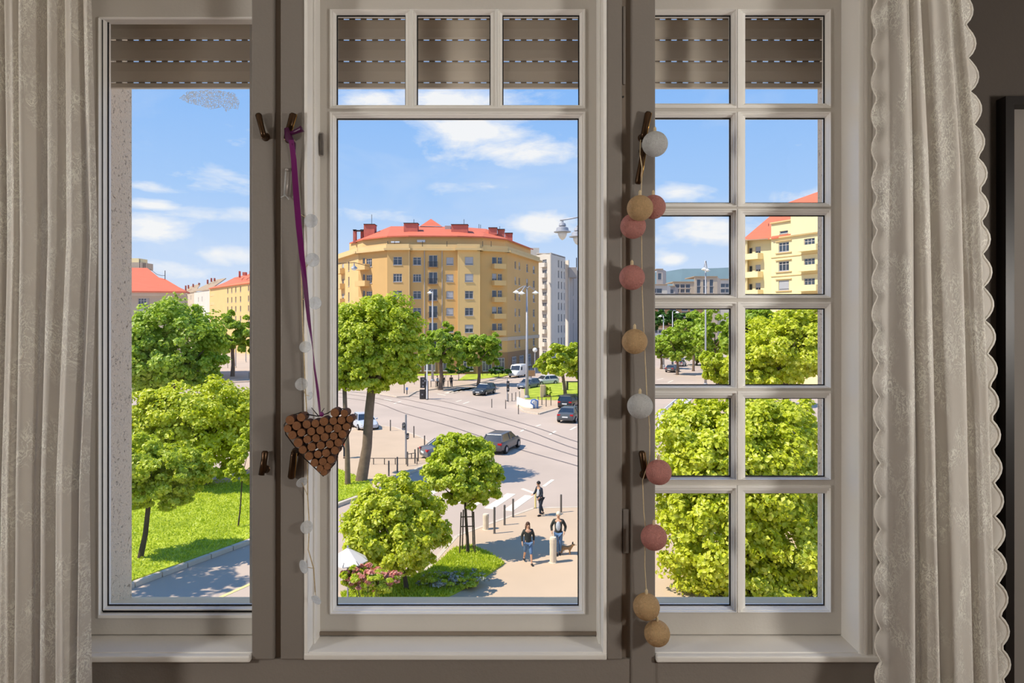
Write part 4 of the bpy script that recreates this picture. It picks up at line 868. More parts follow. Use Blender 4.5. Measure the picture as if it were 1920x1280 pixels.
def tree(label, base, lobes, Y, n, size, mat, trunk=.16, name='tree', bark='bark', lean=None, group=None, branches=7, stem_top=None):
    """base: picture position of the trunk foot (or None); lobes: picture ellipses (x, y, rx, ry[, dY])"""
    TSEED[0] += 1
    cl = []
    for l in lobes:
        Yl = Y + (l[4] if len(l) > 4 else 0); c = px(l[0], l[1], Yl); k = Yl / F; cl.append((c.x, c.y, c.z, l[2] * k, (l[2] + l[3]) * .5 * k, l[3] * k))
    bx_, by_ = (wx(base, Y), Y)
    r = empty(name, (bx_, by_, 0)); tag(r, label, 'tree', group)
    o = origin_of(r); VV = leaves(cl, n, size, TSEED[0]) - np.array(o)
    VV = VV[:, :]
    g = bpy.data.objects.new('foliage', leaf_mesh('foliage', VV, mat)); COL.objects.link(g); g.parent = r; g['kind'] = 'stuff'
    main = max(cl, key=lambda c: c[3] * c[5]); top = Vector(main[:3]); foot = Vector((bx_, by_, .0)); zt = stem_top if stem_top else top.z - main[5] * .55
    fork = Vector((foot.x + (top.x - foot.x) * .55, foot.y + (top.y - foot.y) * .6, zt))
    m = MB(); m.tube([foot + Vector((0, 0, -.1)), foot + Vector((0, 0, .25)), foot.lerp(fork, .35) + Vector((trunk * .3, 0, 0)), foot.lerp(fork, .7), fork], [trunk * 1.5, trunk * 1.1, trunk * .92, trunk * .85, trunk * .75], 10)
    m.build('trunk', MT[bark], r, smooth=True)
    rg = random.Random(TSEED[0])
    for i in range(branches):
        c = cl[i % len(cl)]; a = 2 * math.pi * i / branches + rg.uniform(-.4, .4); q = Vector((c[0] + math.cos(a) * c[3] * .6, c[1] + math.sin(a) * c[4] * .6, c[2] + rg.uniform(-.2, .5) * c[5]))
        mid = fork.lerp(q, .5) + Vector((0, 0, -.08 * (q - fork).length)); MB().tube([fork - Vector((0, 0, .1)), mid, q], [trunk * .55, trunk * .36, trunk * .1], 6).build('branch', MT[bark], r, smooth=True)
    return r
tree('big round green tree in front of the red roofed house', 325, [(330, 650, 88, 84), (265, 665, 60, 62, -1), (375, 690, 48, 46), (290, 700, 60, 40)], 56, 30000, .34, MT['leafB'], .35)
tree('broad lime green tree with spreading crown in the left pane', 385, [(375, 788, 112, 78), (300, 790, 84, 56, -1), (445, 785, 66, 62, 1), (290, 840, 70, 48, -1), (390, 858, 62, 38)], 41, 44000, .24, MT['leafA'], .2)
tree('small tree with slim grey trunk at the lawn edge', 264, [(300, 880, 85, 52), (240, 870, 70, 62), (285, 925, 72, 34), (355, 885, 45, 40)], 28.3, 26000, .17, MT['leafC'], .11, bark='barkd')
tree('tree just left of the left pane shading the street', -15, [(-15, 665, 95, 70), (10, 720, 70, 50)], 24, 9000, .18, MT['leafC'], .14, bark='barkd')
tree('thin sapling on the lawn at the right of the left pane', 447, [(462, 862, 34, 40), (470, 825, 26, 30), (440, 885, 18, 14)], 32.6, 5000, .16, MT['leafC'], .035, bark='barkd', branches=4)
tree('distant green tree before the ochre street houses', 436, [(436, 622, 36, 34), (470, 630, 28, 32), (408, 640, 22, 24)], 120, 6000, .75, MT['leafB'], .35)
tree('distant tree at the left of the square', 400, [(395, 640, 26, 22), (420, 650, 20, 16)], 112, 3000, .7, MT['leafB'], .3)
tree('tall tree with thick grey trunk left in the centre pane', 678, [(715, 628, 80, 74), (660, 640, 62, 70), (745, 665, 50, 46), (695, 692, 74, 40), (620, 640, 60, 60), (740, 690, 46, 34)], 42, 48000, .24, MT['leafC'], .33, stem_top=6.3)
tree('slim tree trunk beside the thick one', 652, [(640, 700, 36, 36)], 41, 4000, .22, MT['leafC'], .16, stem_top=6.4, branches=3)
tree('tree with dark shade left before the yellow building', 826, [(828, 645, 38, 38), (805, 655, 28, 34), (850, 660, 24, 30)], 98, 7000, .6, MT['leafB'], .3)
tree('rounded tree right before the yellow building', 897, [(900, 655, 46, 34), (872, 664, 26, 28), (926, 662, 22, 24)], 104, 7000, .6, MT['leafB'], .25)
tree('rounded tree above the grey island cars', 1060, [(1050, 678, 42, 30), (1085, 675, 30, 32), (1025, 685, 22, 18)], 88, 8000, .5, MT['leafC'], .22)
tree('second trunk and crown behind the island tree', 1098, [(1100, 670, 34, 30)], 92, 3500, .5, MT['leafC'], .2)
yt = tree('young tree held by wooden stakes on the small lawn', 877, [(868, 878, 72, 56), (855, 845, 44, 34), (895, 910, 50, 42), (835, 905, 44, 40)], 28.8, 20000, .17, MT['leafC'], .07, bark='barkd', stem_top=2.4)
for dx, dy in ((-.33, -.2), (-.25, .25), (.22, .3), (.32, -.15)):
    MB().tube([(yt.location.x + dx, 28.8 + dy, .1), (yt.location.x + dx * .8, 28.8 + dy * .8, 1.95)], .028, 8).build('stake', MT['barkd'], yt)
for z in (1.35, 1.75):
    MB().tube([(yt.location.x - .3, 28.62, z), (yt.location.x + .29, 28.68, z)], .022, 6).build('cross_bar', MT['barkd'], yt)
tree('bushy near tree in the lower left of the centre pane', 762, [(745, 990, 88, 82), (700, 1000, 60, 72), (790, 1000, 54, 62), (740, 930, 62, 44), (745, 1035, 60, 34)], 24.9, 34000, .155, MT['leafA'], .085, bark='barkd', stem_top=1.5)
tree('large leafy tree filling the lower panes of the right window', 1400, [(1380, 870, 140, 122), (1315, 840, 88, 92), (1460, 815, 86, 70), (1335, 990, 112, 110), (1475, 1010, 115, 120), (1400, 1080, 120, 66), (1310, 930, 84, 80)], 25, 80000, .19, MT['leafA'], .2, bark='barkd')
tree('lower tree crown at the right edge of the right panes', 1530, [(1530, 880, 80, 46), (1560, 960, 70, 90)], 30, 14000, .2, MT['leafA'], .14, bark='barkd')
tree('tall lime tree in the upper right panes before the cream building', 1470, [(1480, 650, 104, 66), (1430, 690, 70, 50), (1540, 640, 80, 70), (1400, 700, 44, 44), (1500, 610, 60, 36)], 58, 34000, .34, MT['leafA'], .3)
tree('dark green tree behind the tall lime tree', 1408, [(1408, 605, 44, 34), (1380, 630, 36, 36)], 78, 9000, .5, MT['leafB'], .3)
for k, (x, y, rx_, ry_, Y, lb) in enumerate(((1340, 625, 46, 44, 115, 'street tree nearest the lamp pole in the right window'), (1300, 618, 36, 34, 134, 'second street tree along the right window avenue'), (1270, 645, 34, 30, 125, 'third street tree above the avenue cars'), (1240, 650, 26, 20, 140, 'small street tree at the left of the avenue'), (1345, 690, 30, 36, 86, 'leafy tree at the kerb right of the lamp pole'), (1306, 655, 32, 28, 152, 'low street tree behind the lamp pole'))):
    tree(lb, x, [(x, y, rx_, ry_), (x + rx_ * .4, y + 8, rx_ * .7, ry_ * .7)], Y, 5000, .6, MT['leafB'] if k != 4 else MT['leafC'], .25, group='avenue trees in the right window')
tree('dark trees shading the tan houses on the left of the avenue', 1250, [(1240, 598, 26, 18), (1275, 600, 26, 20), (1225, 605, 18, 18)], 175, 3500, .9, MT['leafD'], .3)
sh = tree('round green shrub by the pavement edge in the right window', 1348, [(1348, 705, 20, 16)], 92, 2500, .4, MT['leafC'], .1, name='shrub')
for k, (x, Y) in enumerate(((860, 112), (935, 118))): tree('low shrub at the foot of the yellow building %s' % ('behind the grass strip', 'near the white van')[k], x, [(x, 693 + k * 2, 22, 7)], Y, 1600, .4, MT['leafD'], .06, name='shrub', branches=3)

# flower beds in front
def bed(name, label, lobes, Y, n, fl_n, fl_mat, size=.13):
    cl = [];
    for (x, y, rx_, ry_) in lobes: c = px(x, y, Y); k = Y / F; cl.append((c.x, c.y, max(c.z, .3), rx_ * k, rx_ * k * .7, ry_ * k))
    r = empty(name, (cl[0][0], cl[0][1], 0)); tag(r, label, 'shrub'); TSEED[0] += 1
    o = np.array(origin_of(r)); cut = lambda V: V[np.repeat(V.reshape(-1, 4, 3)[:, :, 2].min(1) > .02, 4)]
    g = bpy.data.objects.new('foliage', leaf_mesh('foliage', cut(leaves(cl, n, size, TSEED[0])) - o, MT['leafC'])); COL.objects.link(g); g.parent = r; g['kind'] = 'stuff'
    up = [(c[0], c[1], c[2] + c[5] * .2, c[3] * .97, c[4] * .97, c[5] * .92) for c in cl]
    g = bpy.data.objects.new('blossom', leaf_mesh('blossom', cut(leaves(up, fl_n, size * .8, TSEED[0] + 500)) - o, fl_mat)); COL.objects.link(g); g.parent = r; g['kind'] = 'stuff'
    for i in range(9):
        a = i * .7; MB().tube([(cl[0][0] + .1 * math.cos(a), cl[0][1] + .1 * math.sin(a), 0), (cl[0][0] + cl[0][3] * .7 * math.cos(a), cl[0][1] + .5 * math.sin(a), cl[0][2] + cl[0][5] * .4)], [.02, .008], 5).build('stem', MT['barkd'], r)
bed('flowering_shrub', 'pink flowering shrub in the lower left corner of the centre pane', [(690, 1086, 44, 24), (665, 1082, 26, 22), (728, 1092, 30, 18)], 22.5, 6000, 4600, MT['pink'])
bed('flowering_shrub', 'pale lavender bed along the edge of the small lawn', [(830, 1090, 50, 14), (875, 1085, 40, 12), (805, 1096, 26, 12)], 25.4, 5000, 1500, MT['lavender'], .11)

# parasol by the flowers
pr = empty('parasol', (wx(650, 23.0), 23.0, 0)); tag(pr, 'cream parasol above a counter beside the pink flowers', 'parasol')
pcx, pcy = wx(652, 23.0), 23.0; zt = wz(1026, 23.0); ze = wz(1050, 23.0); R_ = 38 * 23.0 / F
cn = MB(); V = [(pcx, pcy, zt)] + [(pcx + R_ * math.cos(i * math.pi / 4), pcy + R_ * math.sin(i * math.pi / 4), ze) for i in range(8)]
V2 = [(x, y, z - .03) for x, y, z in V]
cn.add(V + V2, [(0, 1 + i, 1 + (i + 1) % 8) for i in range(8)] + [(9, 10 + (i + 1) % 8, 10 + i) for i in range(8)] + [(1 + i, 10 + i, 10 + (i + 1) % 8, 1 + (i + 1) % 8) for i in range(8)]).build('canopy', MT['parasol'], pr)
for i in range(8): MB().tube([(pcx, pcy, zt - .05), V[1 + i]], .012, 5).build('rib', MT['dark'], pr)
MB().tube([(pcx, pcy, 0), (pcx, pcy, zt + .06)], .03, 8).build('pole', MT['pole'], pr)
MB().box(pcx - .45, pcx + .6, pcy - .3, pcy + .3, 0, .15).build('base', MT['concrete'], pr, bevel=.03)
MB().prism([G(636, 1110), G(735, 1112), G(735, 1128), G(636, 1128)], 0, .04).build('paved_strip', MT['pave']).update_tag()
tag(bpy.data.objects['paved_strip'], 'beige paved strip in front of the pink flowers', 'pavement', kind='structure')

# ---------------------------------------------------------------- bollards, posts, lamps
def bollard_proto(h, r, mat, cap=None):
    root = empty('bollard', (0, 0, -50)); m = MB(); m.lathe([(r * 1.25, 0), (r * 1.25, .04), (r, .05), (r, h - .03), (r * .8, h)], 12); m.build('shaft', mat, root, local=True)
    if cap: MB().lathe([(r * 1.04, h - .22), (r * 1.04, h - .06), (r * .9, h + .01), (r * .3, h + .02)], 12).build('cap', cap, root, local=True)
    return root
slim = bollard_proto(1.0, .05, MT['bollard']); fat = bollard_proto(1.0, .14, MT['concrete'], MT['concrete'])
def put(proto, first, x, y, label, group, sc=1.0, z0=.1):
    o = proto if not first.get(proto.name) else copy_tree(proto); first[proto.name] = True
    o.location = (*G(x, y), z0); o.scale = (1, 1, sc); tag(o, label, 'bollard', group); return o
used = {}
near = [(927, 1005, 'leftmost slim bollard between the crossing and the walking woman', 1.25), (946, 989, 'thick dark bollard second along the near crossing', 1.0), (962, 974, 'third slim bollard along the near crossing kerb', .95), (1052, 965, 'slim bollard standing alone right of the person in black', .95)]
for x, y, lb, sc in near: put(slim, used, x, y, lb, 'slim bollards on the near pavement', sc)
put(fat, used, 1037, 1060, 'thick pale concrete bollard beside the man in jeans', 'thick bollards on the near pavement', 1.05)
put(fat, used, 911, 997, 'short pale concrete bollard by the zebra crossing', 'thick bollards on the near pavement', .75)
ORD = ['first', 'second', 'third', 'fourth', 'fifth', 'sixth', 'seventh', 'eighth', 'ninth', 'tenth', 'eleventh', 'twelfth']
def row_of(pts, text, group, sc=1.0, z0=.1):
    for k, q in enumerate(sorted(pts)):
        put(slim, used, q[0], q[1], '%s, %s counted from the left' % (text, ORD[k]), group, sc, q[2] if len(q) > 2 else z0)
row_of(((732, 810), (776, 823), (686, 823), (796, 843), (778, 872), (764, 877), (745, 888), (729, 896), (784, 868)), 'slim grey bollard on the far corner pavement', 'slim bollards on the far corner')
row_of(((922, 764, 0), (948, 766, 0), (953, 753, 0), (960, 752, 0), (967, 750, 0), (974, 748, 0), (972, 776, 0), (1009, 761), (1016, 761), (1024, 764), (1033, 762)), 'slim grey bollard around the traffic island', 'slim bollards of the traffic island')
row_of(((738, 715), (744, 716), (751, 717), (770, 719), (777, 722), (808, 727), (817, 728), (823, 729), (840, 727), (848, 726), (711, 733), (722, 729)), 'slim bollard in the row before the yellow building', 'slim bollards before the yellow building', .95)
row_of(((470, 684), (427, 691), (436, 692), (467, 711)), 'slim pale post on the tan square', 'posts on the tan square', 1.1)
# thin yellow pole beside the person in black
yp = empty('marker_post', (*G(1004, 957), .1)); tag(yp, 'thin yellow marker post beside the person in black', 'post')
MB().lathe([(.05, 0), (.05, 1.0), (.03, 1.03)], 10).build('shaft', MT['line'], yp, local=True); MB().box(-.07, .07, -.07, .07, 0, .05).build('foot', MT['dark'], yp, local=True)

def lamp_post(label, x, ybase, ytop, heads, r=.12, arm_y=None):
    X, Y = G(x, ybase); r_ = empty('street_lamp', (X, Y, 0)); tag(r_, label, 'street lamp'); zt = wz(ytop, Y)
    MB().tube([(X, Y, 0), (X, Y, zt * .3), (X, Y, zt)], [r * 1.5, r, r * .6], 12).build('pole', MT['pole'], r_, smooth=True)
    MB().lathe([(r * 2.2, 0), (r * 2.2, .3), (r * 1.6, .5)], 12, (X, Y, 0)).build('base', MT['pole'], r_)
    for (hx_, hy_, dY) in heads:
        p = px(hx_, hy_, Y + dY); k = MB().tube([(X, Y, zt - .05), (X + (p.x - X) * .3, Y + dY * .3, zt + .25), (p.x, p.y, p.z + .25)], r * .35, 8).build('arm', MT['pole'], r_, smooth=True)
        MB().lathe([(.08, .28), (.16, .2), (.42, .02), (.44, -.02), (.3, -.06)], 14, tuple(p)).build('shade', MT['white'], r_); MB().ball((p.x, p.y, p.z - .06), (.26, .26, .12), 12, 6).build('bulb', MT['clearlamp'], r_, smooth=True)
    return r_
lamp_post('tall three armed street lamp before the pale apartment block', 988, 748, 540, [(968, 548, -.5), (978, 550, -2.2), (1004, 549, .5)], .17)
lamp_post('slim street lamp in front of the french balconies', 811, 716, 546, [(806, 549, -.8)], .15)
lamp_post('thin tall street pole in the right window', 1323, 724, 492, [(1320, 505, -.6), (1326, 507, .6)], .14)
lamp_post('curved street lamp among the dark trees in the right window', 1261, 690, 584, [(1270, 586, 0)], .16)
lamp_post('smaller street lamp left of the curved one', 1244, 688, 592, [(1238, 593, 0)], .16)
# twin hanging lantern close to the window, its post standing behind the window frame
tl = empty('street_lantern', (wx(1152, 30), 30, 0)); tag(tl, 'twin hanging street lantern at the right edge of the centre pane', 'street lamp')
MB().tube([(wx(1152, 30), 30, 0), (wx(1152, 30), 30, wz(404, 30))], [.16, .08], 12).build('pole', MT['pole'], tl, smooth=True)
MB().tube([px(1152, 410, 30), px(1085, 407, 30), px(1050, 413, 30)], .035, 8).build('arm', MT['pole'], tl, smooth=True); MB().tube([px(1152, 430, 30), px(1105, 408, 29), px(1082, 424, 28.5)], .03, 8).build('arm', MT['pole'], tl, smooth=True)
for (x, y, Y) in ((1054.5, 414, 30), (1083, 423, 28.5)):
    p = px(x, y, Y); k = Y / F
    h = MB().lathe([(.05, 0), (.05, -3 * k), (6 * k, -5 * k), (7 * k, -9.5 * k), (4 * k, -10 * k), (11 * k, -13 * k), (12 * k, -18.5 * k), (16 * k, -20 * k), (16 * k, -21.3 * k), (8 * k, -21.5 * k)], 24, tuple(p)).build('lantern', MT['pole'], tl, smooth=False)
    MB().lathe([(8.8 * k, -21.4 * k), (8 * k, -27 * k), (5 * k, -33 * k), (.5 * k, -36 * k)], 20, tuple(p)).build('glass_bowl', MT['parasol'], h, smooth=True)
# suspended lamp on a cable
sl = empty('cable_lamp', px(664, 505, 100)); tag(sl, 'street lamp suspended on a cable before the yellow building', 'street lamp')
MB().tube([(px(560, 502, 92).x, 92, 0), px(560, 500, 92)], .12, 8).build('mast', MT['pole'], sl)
MB().tube([px(560, 502, 92), px(635, 494, 97), px(664, 492, 100), px(692, 499, 123)], .05, 6).build('cable', MT['dark'], sl, smooth=True)
p = px(664, 502, 100); MB().lathe([(.06, .7), (.12, .3), (.4, .1), (.5, -.1), (.2, -.2)], 14, tuple(p)).build('shade', MT['pole'], sl); MB().ball((p.x, p.y, p.z - .2), (.35, .35, .2)).build('bulb', MT['white'], sl, smooth=True)
gl = empty('globe_lamp', (wx(1003, 122), 122, 0)); tag(gl, 'white globe lamp on a post beside the island tree', 'street lamp')
MB().tube([(wx(1003, 122), 122, 0), (wx(1003, 122), 122, wz(660, 122))], .1, 10).build('pole', MT['pole'], gl); MB().ball(tuple(px(1003, 656, 122)), .42).build('globe', MT['white'], gl, smooth=True)
for k, (x, yb, yt_) in enumerate(((442, 690, 593), (461, 680, 608))):
    X, Y = G(x, yb); q = empty('flag_pole', (X, Y, 0)); tag(q, ('taller thin mast on the tan square', 'shorter thin mast on the tan square')[k], 'mast')
    MB().tube([(X, Y, 0), (X, Y, wz(yt_, Y))], [.12, .06], 8).build('pole', MT['pole'], q); MB().lathe([(.2, 0), (.2, .3), (.13, .4)], 10, (X, Y, 0)).build('base', MT['concrete'], q)
# traffic signals and signs
def signal(label, x, yb, ytop, boxes, r=.07, mat='pole'):
    X, Y = G(x, yb); q = empty('traffic_signal', (X, Y, 0)); tag(q, label, 'traffic light')
    MB().tube([(X, Y, 0), (X, Y, wz(ytop, Y))], r, 10).build('pole', MT[mat], q); MB().lathe([(r * 1.8, 0), (r * 1.8, .06), (r, .1)], 10, (X, Y, 0)).build('foot', MT['dark'], q)
    for (a, b, c, d, lamps) in boxes:
        h = MB().box(wx(a, Y), wx(b, Y), Y - .16, Y + .16, wz(d, Y), wz(c, Y)).build('signal_head', MT['dark'], q, bevel=.05)
        for k in range(lamps):
            zc_ = wz(c + (d - c) * (k + .5) / lamps, Y); MB().lathe([(.10, 0), (.10, -.05), (.08, -.02)], 12, ((wx(a, Y) + wx(b, Y)) / 2, Y - .16, zc_), 'y').build('lens', MT['signg'], h)
    return q
signal('grey traffic signal pole on the far corner pavement', 761, 863, 777, [(754.5, 759.5, 792, 806, 2), (762.5, 766.5, 812, 823, 1)])
signal('black traffic signal column with dark boards beside a white pole', 798, 748, 700, [(788, 799, 707, 727, 3), (787, 797, 730, 748, 1), (797, 803, 714, 748, 1)], .12, 'dark')
signal('white thin pole beside the black signal column', 800.5, 749, 683, [(795, 799, 709, 718, 1)], .09, 'white')
signal('traffic signal with red top at the island tip', 951, 752, 708, [(950, 955, 714, 734, 2)], .06)
def board(label, x, yb, rect_, mat, legs=(0,)):
    X, Y = G(x, yb); q = empty('road_sign', (X, Y, 0)); tag(q, label, 'sign')
    for dx in legs: MB().tube([(X + dx, Y, 0), (X + dx, Y, wz(rect_[2] + 1, Y))], .06, 8).build('post', MT['dark'], q)
    MB().box(wx(rect_[0], Y), wx(rect_[1], Y), Y - .06, Y + .06, wz(rect_[3], Y), wz(rect_[2], Y)).build('panel', mat, q, bevel=.02); return q
b = board('grey direction sign with pale square behind the thick trunk', 758, 739, (742, 764, 685, 704), MT['signg']); Y = b.location.y; MB().box(wx(754, Y), wx(761, Y), Y - .09, Y - .06, wz(693.5, Y), wz(685.5, Y)).build('emblem', MT['blind'], b)
b = board('yellow sign panel on two legs before the far square', 720, 731, (714, 724, 714, 721), MT['yellowsign'], (0, .35))
board('brown board at the foot of the island lamp', 996, 716.5, (985, 1003, 694, 705), MT['plinth']); board('small blue parking sign by the far pavement', 763, 741, (761, 765, 726, 731), MT['blue'])
# white barrier with blue arch on the island
wb = empty('barrier', (*G(995, 768), .13)); tag(wb, 'white curved barrier on the traffic island tip', 'barrier')
P = [Vector(G(*q)) for q in ((970, 759), (985, 765), (1000, 767), (1008, 764))]
for a, b in zip(P, P[1:]):
    d = (b - a).normalized(); n = Vector((d.y, -d.x)) * .1; MB().prism([tuple(a - n), tuple(b - n), tuple(b + n), tuple(a + n)], .1, .95).build('panel', MT['white'], wb, bevel=.03)
X, Y = G(1003, 768); ba = empty('bicycle_stand', (X, Y, .1)); tag(ba, 'blue arched steel stand beside the white barrier', 'stand')
MB().tube([(X - .1, Y, .1), (X - .1, Y, .5), (X - .45, Y, .75), (X - .35, Y, 1.1), (X, Y, 1.15), (X + .3, Y, .95), (X + .3, Y, .1)], .09, 8).build('arch', MT['blue'], ba, smooth=True); MB().box(X - .5, X + .5, Y - .12, Y + .12, .1, .16).build('foot', MT['dark'], ba)
pb = empty('planter', (*G(1024, 746), .15)); tag(pb, 'tan upright stone with a small plant on the island lawn', 'planter')
X, Y = G(1018, 746); MB().box(X - .35, X + .35, Y - .3, Y + .3, .1, 1.7).build('stone', MT['pave'], pb, bevel=.06); MB().lathe([(.5, .1), (.55, .15), (.5, .3)], 12, (X + .5, Y, .1)).build('rim', MT['soil'], pb)
g = bpy.data.objects.new('foliage', leaf_mesh('foliage', leaves([(X + .6, Y, .8, .45, .4, .7)], 500, .2, 77) - np.array(origin_of(pb)), MT['leafC'])); COL.objects.link(g); g.parent = pb; g['kind'] = 'stuff'
ps = empty('stone_pier', (*G(1062, 733), .1)); tag(ps, 'pale stone pier with dark side on the island lawn', 'pier'); X, Y = G(1060, 733)
MB().box(X - .4, X + .15, Y - .3, Y + .3, .1, 1.5).build('pier', MT['concrete'], ps, bevel=.03); MB().box(X + .15, X + .4, Y - .28, Y + .28, .1, 1.4).build('side_panel', MT['dark'], ps)
MB().box(X - .5, X + 4.5, Y - .1, Y + .1, 1.25, 1.4).build('top_rail', MT['dark'], ps)
# low steel fence on the far corner and white railing in the right window
def fence(name, label, pts, h, n, mat, r=.03, rails=(1.0,)):
    P = [Vector(G(*q)) for q in pts]; q = empty(name, (*P[0], 0)); tag(q, label, 'fence')
    for a, b in zip(P, P[1:]):
        for i in range(n + 1):
            c = a.lerp(b, i / n); MB().tube([(c.x, c.y, 0), (c.x, c.y, h)], r, 6).build('post', mat, q)
        for z in rails: MB().tube([(a.x, a.y, h * z), (b.x, b.y, h * z)], r * .8, 6).build('rail', mat, q)
fence('low_fence', 'low dark fence across the far corner pavement', [(680, 874), (782, 874)], .55, 5, MT['dark'])
fence('low_fence', 'short dark railing beside the signal pole on the corner', [(764, 864), (779, 862)], .5, 2, MT['dark'])
fence('railing', 'white railing along the pavement in the right window', [(1236, 806), (1262, 780), (1300, 748)], 1.5, 9, MT['white'], .10, (1.0, .1))
fence('low_fence', 'dark railing along the foot of the yellow building', [(905, 706), (1000, 701)], 1.1, 12, MT['dark'], .04)
# ---------------------------------------------------------------- cars
PAINT = {}
def car(label, x, y, ang, col, kind='sedan', group='cars on the street crossing', z=0.0):
    """x, y: picture position of the car's middle on the road; ang: heading in degrees, 0 = away from us"""
    X, Y = G(x, y); r = empty('car' if kind != 'van' else 'van', (X, Y, z), math.radians(ang)); tag(r, label, 'car' if kind != 'van' else 'van', group)
    if col not in PAINT: PAINT[col] = M('car paint %d %d %d' % col, col, .28, .03, 3, spec=.6)
    pm = PAINT[col]
    if kind == 'van':
        st = [(-2.6, .80, .45, 1.9), (-2.5, .95, .32, 2.15), (-1.0, .98, .3, 2.2), (.9, .98, .3, 2.15), (1.5, .96, .3, 1.25), (2.1, .93, .32, 1.10), (2.55, .82, .36, .85), (2.65, .7, .42, .7)]
    else:
        st = [(-2.2, .68, .40, .72), (-2.12, .82, .30, .92), (-1.6, .88, .24, .99), (-.8, .90, .22, .97), (.8, .90, .22, .95), (1.5, .88, .24, .88), (2.0, .82, .28, .76), (2.2, .66, .36, .62)]
    secs = []
    for (yy, w, zl, zh) in st:
        m_ = (zl + zh) / 2
        secs.append([(-w * .86, yy, zl), (w * .86, yy, zl), (w * .98, yy, zl + .1), (w, yy, m_), (w * .97, yy, zh - .12), (w * .86, yy, zh - .01), (0, yy, zh + .03), (-w * .86, yy, zh - .01), (-w * .97, yy, zh - .12), (-w, yy, m_), (-w * .98, yy, zl + .1)])
    MB().loft(secs).build('body', pm, r, smooth=True, auto=True, local=True)
    if kind == 'van':
        ws = MB().add([(-.80, 1.56, 1.29), (.80, 1.56, 1.29), (.74, 1.06, 2.03), (-.74, 1.06, 2.03), (-.80, 1.44, 1.24), (.80, 1.44, 1.24), (.74, .9, 1.98), (-.74, .9, 1.98)], [(0, 1, 2, 3), (7, 6, 5, 4), (0, 4, 5, 1), (1, 5, 6, 2), (2, 6, 7, 3), (3, 7, 4, 0)]).build('windscreen', MT['carglass'], r, local=True)
        for s in (-1, 1): MB().box(*sorted((s * .95, s * .995)), .35, 1.2, 1.25, 1.85).build('side_window', MT['carglass'], r, local=True, bevel=.03)
    else:
        rb, rt, fb, ft, zr = {'sedan': (-1.62, -1.0, 1.02, .28, 1.43), 'hatch': (-2.0, -1.62, .95, .25, 1.46), 'estate': (-2.05, -1.85, 1.0, .3, 1.50)}[kind]
        w0, w1, z0 = .80, .62, .93
        lo = [(-w0, rb, z0), (w0, rb, z0), (w0, fb, z0), (-w0, fb, z0)]; hi = [(-w1, rt, zr - .03), (w1, rt, zr - .03), (w1, ft, zr - .03), (-w1, ft, zr - .03)]
        MB().loft([lo, hi]).build('windows', MT['carglass'], r, local=True)
        e = .05; rf = [[(-w1 - .02, rt - .03, zr - .05), (w1 + .02, rt - .03, zr - .05), (w1 + .02, ft + .03, zr - .05), (-w1 - .02, ft + .03, zr - .05)], [(-w1, rt, zr - .01), (w1, rt, zr - .01), (w1, ft, zr - .01), (-w1, ft, zr - .01)], [(-w1 * .7, rt + .25, zr + .03), (w1 * .7, rt + .25, zr + .03), (w1 * .7, ft - .2, zr + .03), (-w1 * .7, ft - .2, zr + .03)]]
        MB().loft(rf).build('roof', pm, r, smooth=False, local=True)
        for s in (-1, 1):
            for (a, b, t) in (((s * w0, fb, z0), (s * w1, ft, zr - .03), .035), ((s * w0, rb, z0), (s * w1, rt, zr - .03), .055), ((s * (w0 + .005), -.35, z0), (s * (w1 + .005), -.32, zr - .03), .03)):
                MB().tube([a, b], t, 6).build('pillar', pm, r, local=True)
            MB().ball((s * .98, .78, .98), (.10, .07, .07), 8, 6).build('mirror', pm, r, smooth=True, local=True)
    rw = .33; wy = (1.38, -1.35) if kind != 'van' else (1.75, -1.6)
    for s in (-1, 1):
        for yy in wy:
            w = MB().lathe([(.18, -.10), (rw * .95, -.11), (rw, -.07), (rw, .07), (rw * .95, .11), (.18, .10)], 18, (0, 0, 0), 'x').build('wheel', MT['tyre'], r, local=True); w.location = (s * .82, yy, rw)
            MB().lathe([(.2, .105 * s), (.19, .118 * s), (.05, .122 * s)], 14, (0, 0, 0), 'x').build('hub_cap', MT['hub'], w, local=True)
        yb = -2.16 if kind != 'van' else -2.56; yf = 2.1 if kind != 'van' else 2.5; zt = .82 if kind != 'van' else 1.2
        MB().box(*sorted((s * .48, s * .80)), yb - .03, yb + .16, zt - .10, zt + .06).build('tail_light', MT['red'], r, local=True, bevel=.03)
        MB().box(*sorted((s * .42, s * .74)), yf - .14, yf + .02, .58 if kind != 'van' else .78, .70 if kind != 'van' else .92).build('headlight', MT['clearlamp'], r, local=True, bevel=.03)
    MB().box(-.28, .28, (-2.24 if kind != 'van' else -2.64), (-2.1 if kind != 'van' else -2.5), .56, .68).build('number_plate', MT['plate'], r, local=True)
    MB().box(-.27, .27, (2.14 if kind != 'van' else 2.6), (2.23 if kind != 'van' else 2.68), .44, .55).build('number_plate', MT['plate'], r, local=True)
    return r
car('dark grey sedan driving away in the middle of the crossing', 941, 843, -20, (94, 92, 94), 'hatch')
car('black hatchback coming toward us before the far crossing', 908, 739, 158, (62, 68, 74), 'hatch')
car('dark grey sedan with red tail lights at the right edge of the centre pane', 1069, 788, -18, (88, 92, 96), 'sedan')
car('black estate car behind the grey sedan at the right edge', 1068, 763, -20, (46, 46, 52), 'estate')
car('white van parked in front of the yellow building', 971, 706, 160, (226, 226, 222), 'van', 'vans')
car('white car parked behind the island lamp', 1022, 721, 125, (214, 212, 208), 'hatch')
car('blue grey car parked beside the island lamp', 991, 728, 150, (96, 108, 128), 'hatch')
car('silver car half hidden behind the thick tree trunk', 683, 803, 205, (190, 196, 206), 'sedan')
car('grey car half hidden behind the young staked tree', 846, 858, -62, (104, 108, 116), 'sedan')
